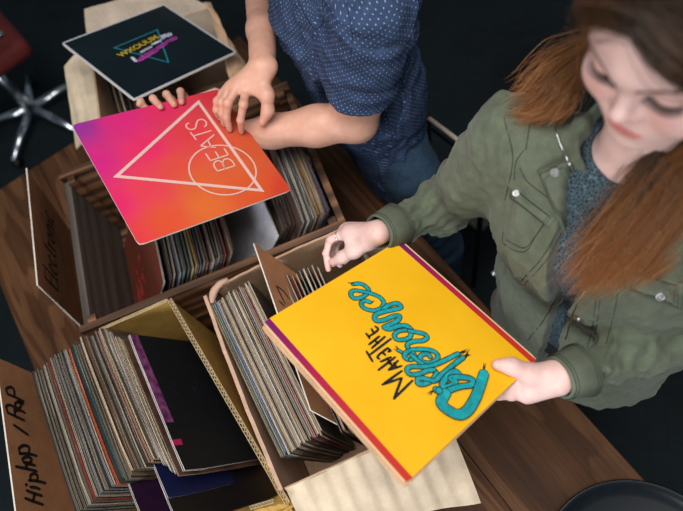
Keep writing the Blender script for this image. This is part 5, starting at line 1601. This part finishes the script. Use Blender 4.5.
# her left side: sweeps over the forehead and falls in front of the jacket
GL = []
for y0, fr in ((.004, 0.0), (.035, .25), (.07, .5), (.11, .75), (.15, 1.0)):
    GL.append([H(.004, y0 + .004, .100 + .032 * math.sin(fr * 2.2)), H(.032, y0 * .9 + .002, .084 + .026 * fr), H(.062, y0 * .9 + .014, .052 + .012 * fr), H(.082, y0 * .8 + .034, .008), H(.090, y0 * .7 + .040, -.040),
               H(.086, y0 * .6 + .030, -.095)])
GL[0] = [on_face(.002, .078, .005), on_face(.024, .064, .005), on_face(.046, .046, .006), H(.078, .030, .004)] + GL[0][4:]
GL[1][0] = on_face(.002, .092, .007); GL[1][1] = on_face(.028, .080, .008); GL[1][2] = on_face(.052, .058, .008)
fall = [[at(690, 158, 1.520), at(658, 190, 1.470), at(628, 228, 1.410), at(596, 272, 1.360), at(570, 298, 1.330)],
        [at(700, 150, 1.510), at(672, 196, 1.460), at(640, 240, 1.400), at(606, 276, 1.360), at(584, 296, 1.330)],
        [at(710, 160, 1.490), at(686, 204, 1.440), at(656, 244, 1.390), at(622, 274, 1.350), at(600, 292, 1.320)],
        [at(720, 170, 1.480), at(700, 214, 1.430), at(672, 248, 1.380), at(640, 272, 1.350), at(618, 286, 1.320)],
        [at(735, 170, 1.470), at(716, 216, 1.420), at(690, 250, 1.370), at(662, 268, 1.340), at(645, 280, 1.320)]]
hair.lock([a + b for a, b in zip(GL, fall)], 2600, .0050, curl=.008, cols=(ROOT, MID, TIP))
fall2 = [[at(655, 150, 1.510), at(640, 172, 1.480), at(618, 205, 1.420), at(590, 240, 1.370), at(566, 268, 1.340)], [at(664, 160, 1.500), at(648, 190, 1.460), at(622, 228, 1.400), at(592, 262, 1.360), at(560, 292, 1.330)],
         [at(676, 165, 1.490), at(660, 200, 1.450), at(636, 240, 1.390), at(604, 270, 1.350), at(575, 292, 1.330)]]
hair.lock([a + b for a, b in zip(GL[:2], fall[:2])], 700, .0026, curl=.003)
hair.lock(fall2, 900, .0055, curl=.006, start=.35, stray=.15)
# back of the head
GB = [[H(x * .3, .14, .125), H(x * .8, .185, .085), H(x, .205, .02), H(x, .20, -.06), H(x * 1.05, .19, -.14), H(x * 1.1, .185, -.21)] for x in (-.075, -.035, 0, .035, .075)]
hair.lock(GB, 900, .005, curl=.004)
hair.build('hair', woman)
# jeans
jv = Vol((.2, -.1, .02), (.72, .62, .95), .009)
jv.cap(gpel + [0, 0, -.06], gpel + [0, 0, -.0], .105, .100, .04, flat=(gl, 1.3))
for q in (-1, 1):
    hp = gpel + gl * q * .08; kn_ = hp + A_([.0, .0, -.42]); an_ = A_([hp[0] + .03, hp[1], .07]); jv.chain([hp, kn_, an_], [.092, .060, .048], .02)
me, V = jv.mesh('jeans'); relax(me, V, 2); put(link_mesh('jeans', me, plain('black_denim', (24, 26, 30), .9), None, True), woman)
# ------------------------------------------------------------------ light and camera
w = bpy.data.worlds.new('world'); S.world = w; w.use_nodes = True
w.node_tree.nodes['Background'].inputs[0].default_value = (.55, .72, .85, 1); w.node_tree.nodes['Background'].inputs[1].default_value = .14
def area(name, loc, target, size, energy, color):
    l = bpy.data.lights.new(name, 'AREA'); l.shape = 'RECTANGLE'; l.size, l.size_y = size; l.energy = energy; l.color = color
    o = bpy.data.objects.new(name, l); C.objects.link(o); o.location = loc
    o.rotation_euler = (Vector(target) - Vector(loc)).to_track_quat('-Z', 'Y').to_euler(); return o
area('window_light', (-.05, .20, 3.5), (0, .5, .9), (1.7, 1.4), 66, (1.0, .97, .93))
area('near_fill_light', (-1.7, -1.6, 1.85), (.1, .6, 1.15), (1.3, 1.0), 50, (.92, .96, 1.0))  # added off-camera fill lamp, brightens her face and the sleeves in the crate
cam = bpy.data.cameras.new('camera'); co = bpy.data.objects.new('camera', cam); C.objects.link(co)
mw = Matrix.Identity(4)
for i in range(3):
    for j in range(3): mw[i][j] = RW[i][j]
    mw[i][3] = CAM[i]
co.matrix_world = mw
cam.sensor_width = 36; cam.lens = F / 683 * 36; cam.clip_start = .05
cam.dof.use_dof = True; cam.dof.focus_distance = 1.02; cam.dof.aperture_fstop = 2.4
S.camera = co
S.view_settings.view_transform = 'Standard'; S.view_settings.look = 'None'; S.view_settings.gamma = 1; S.view_settings.exposure = 0
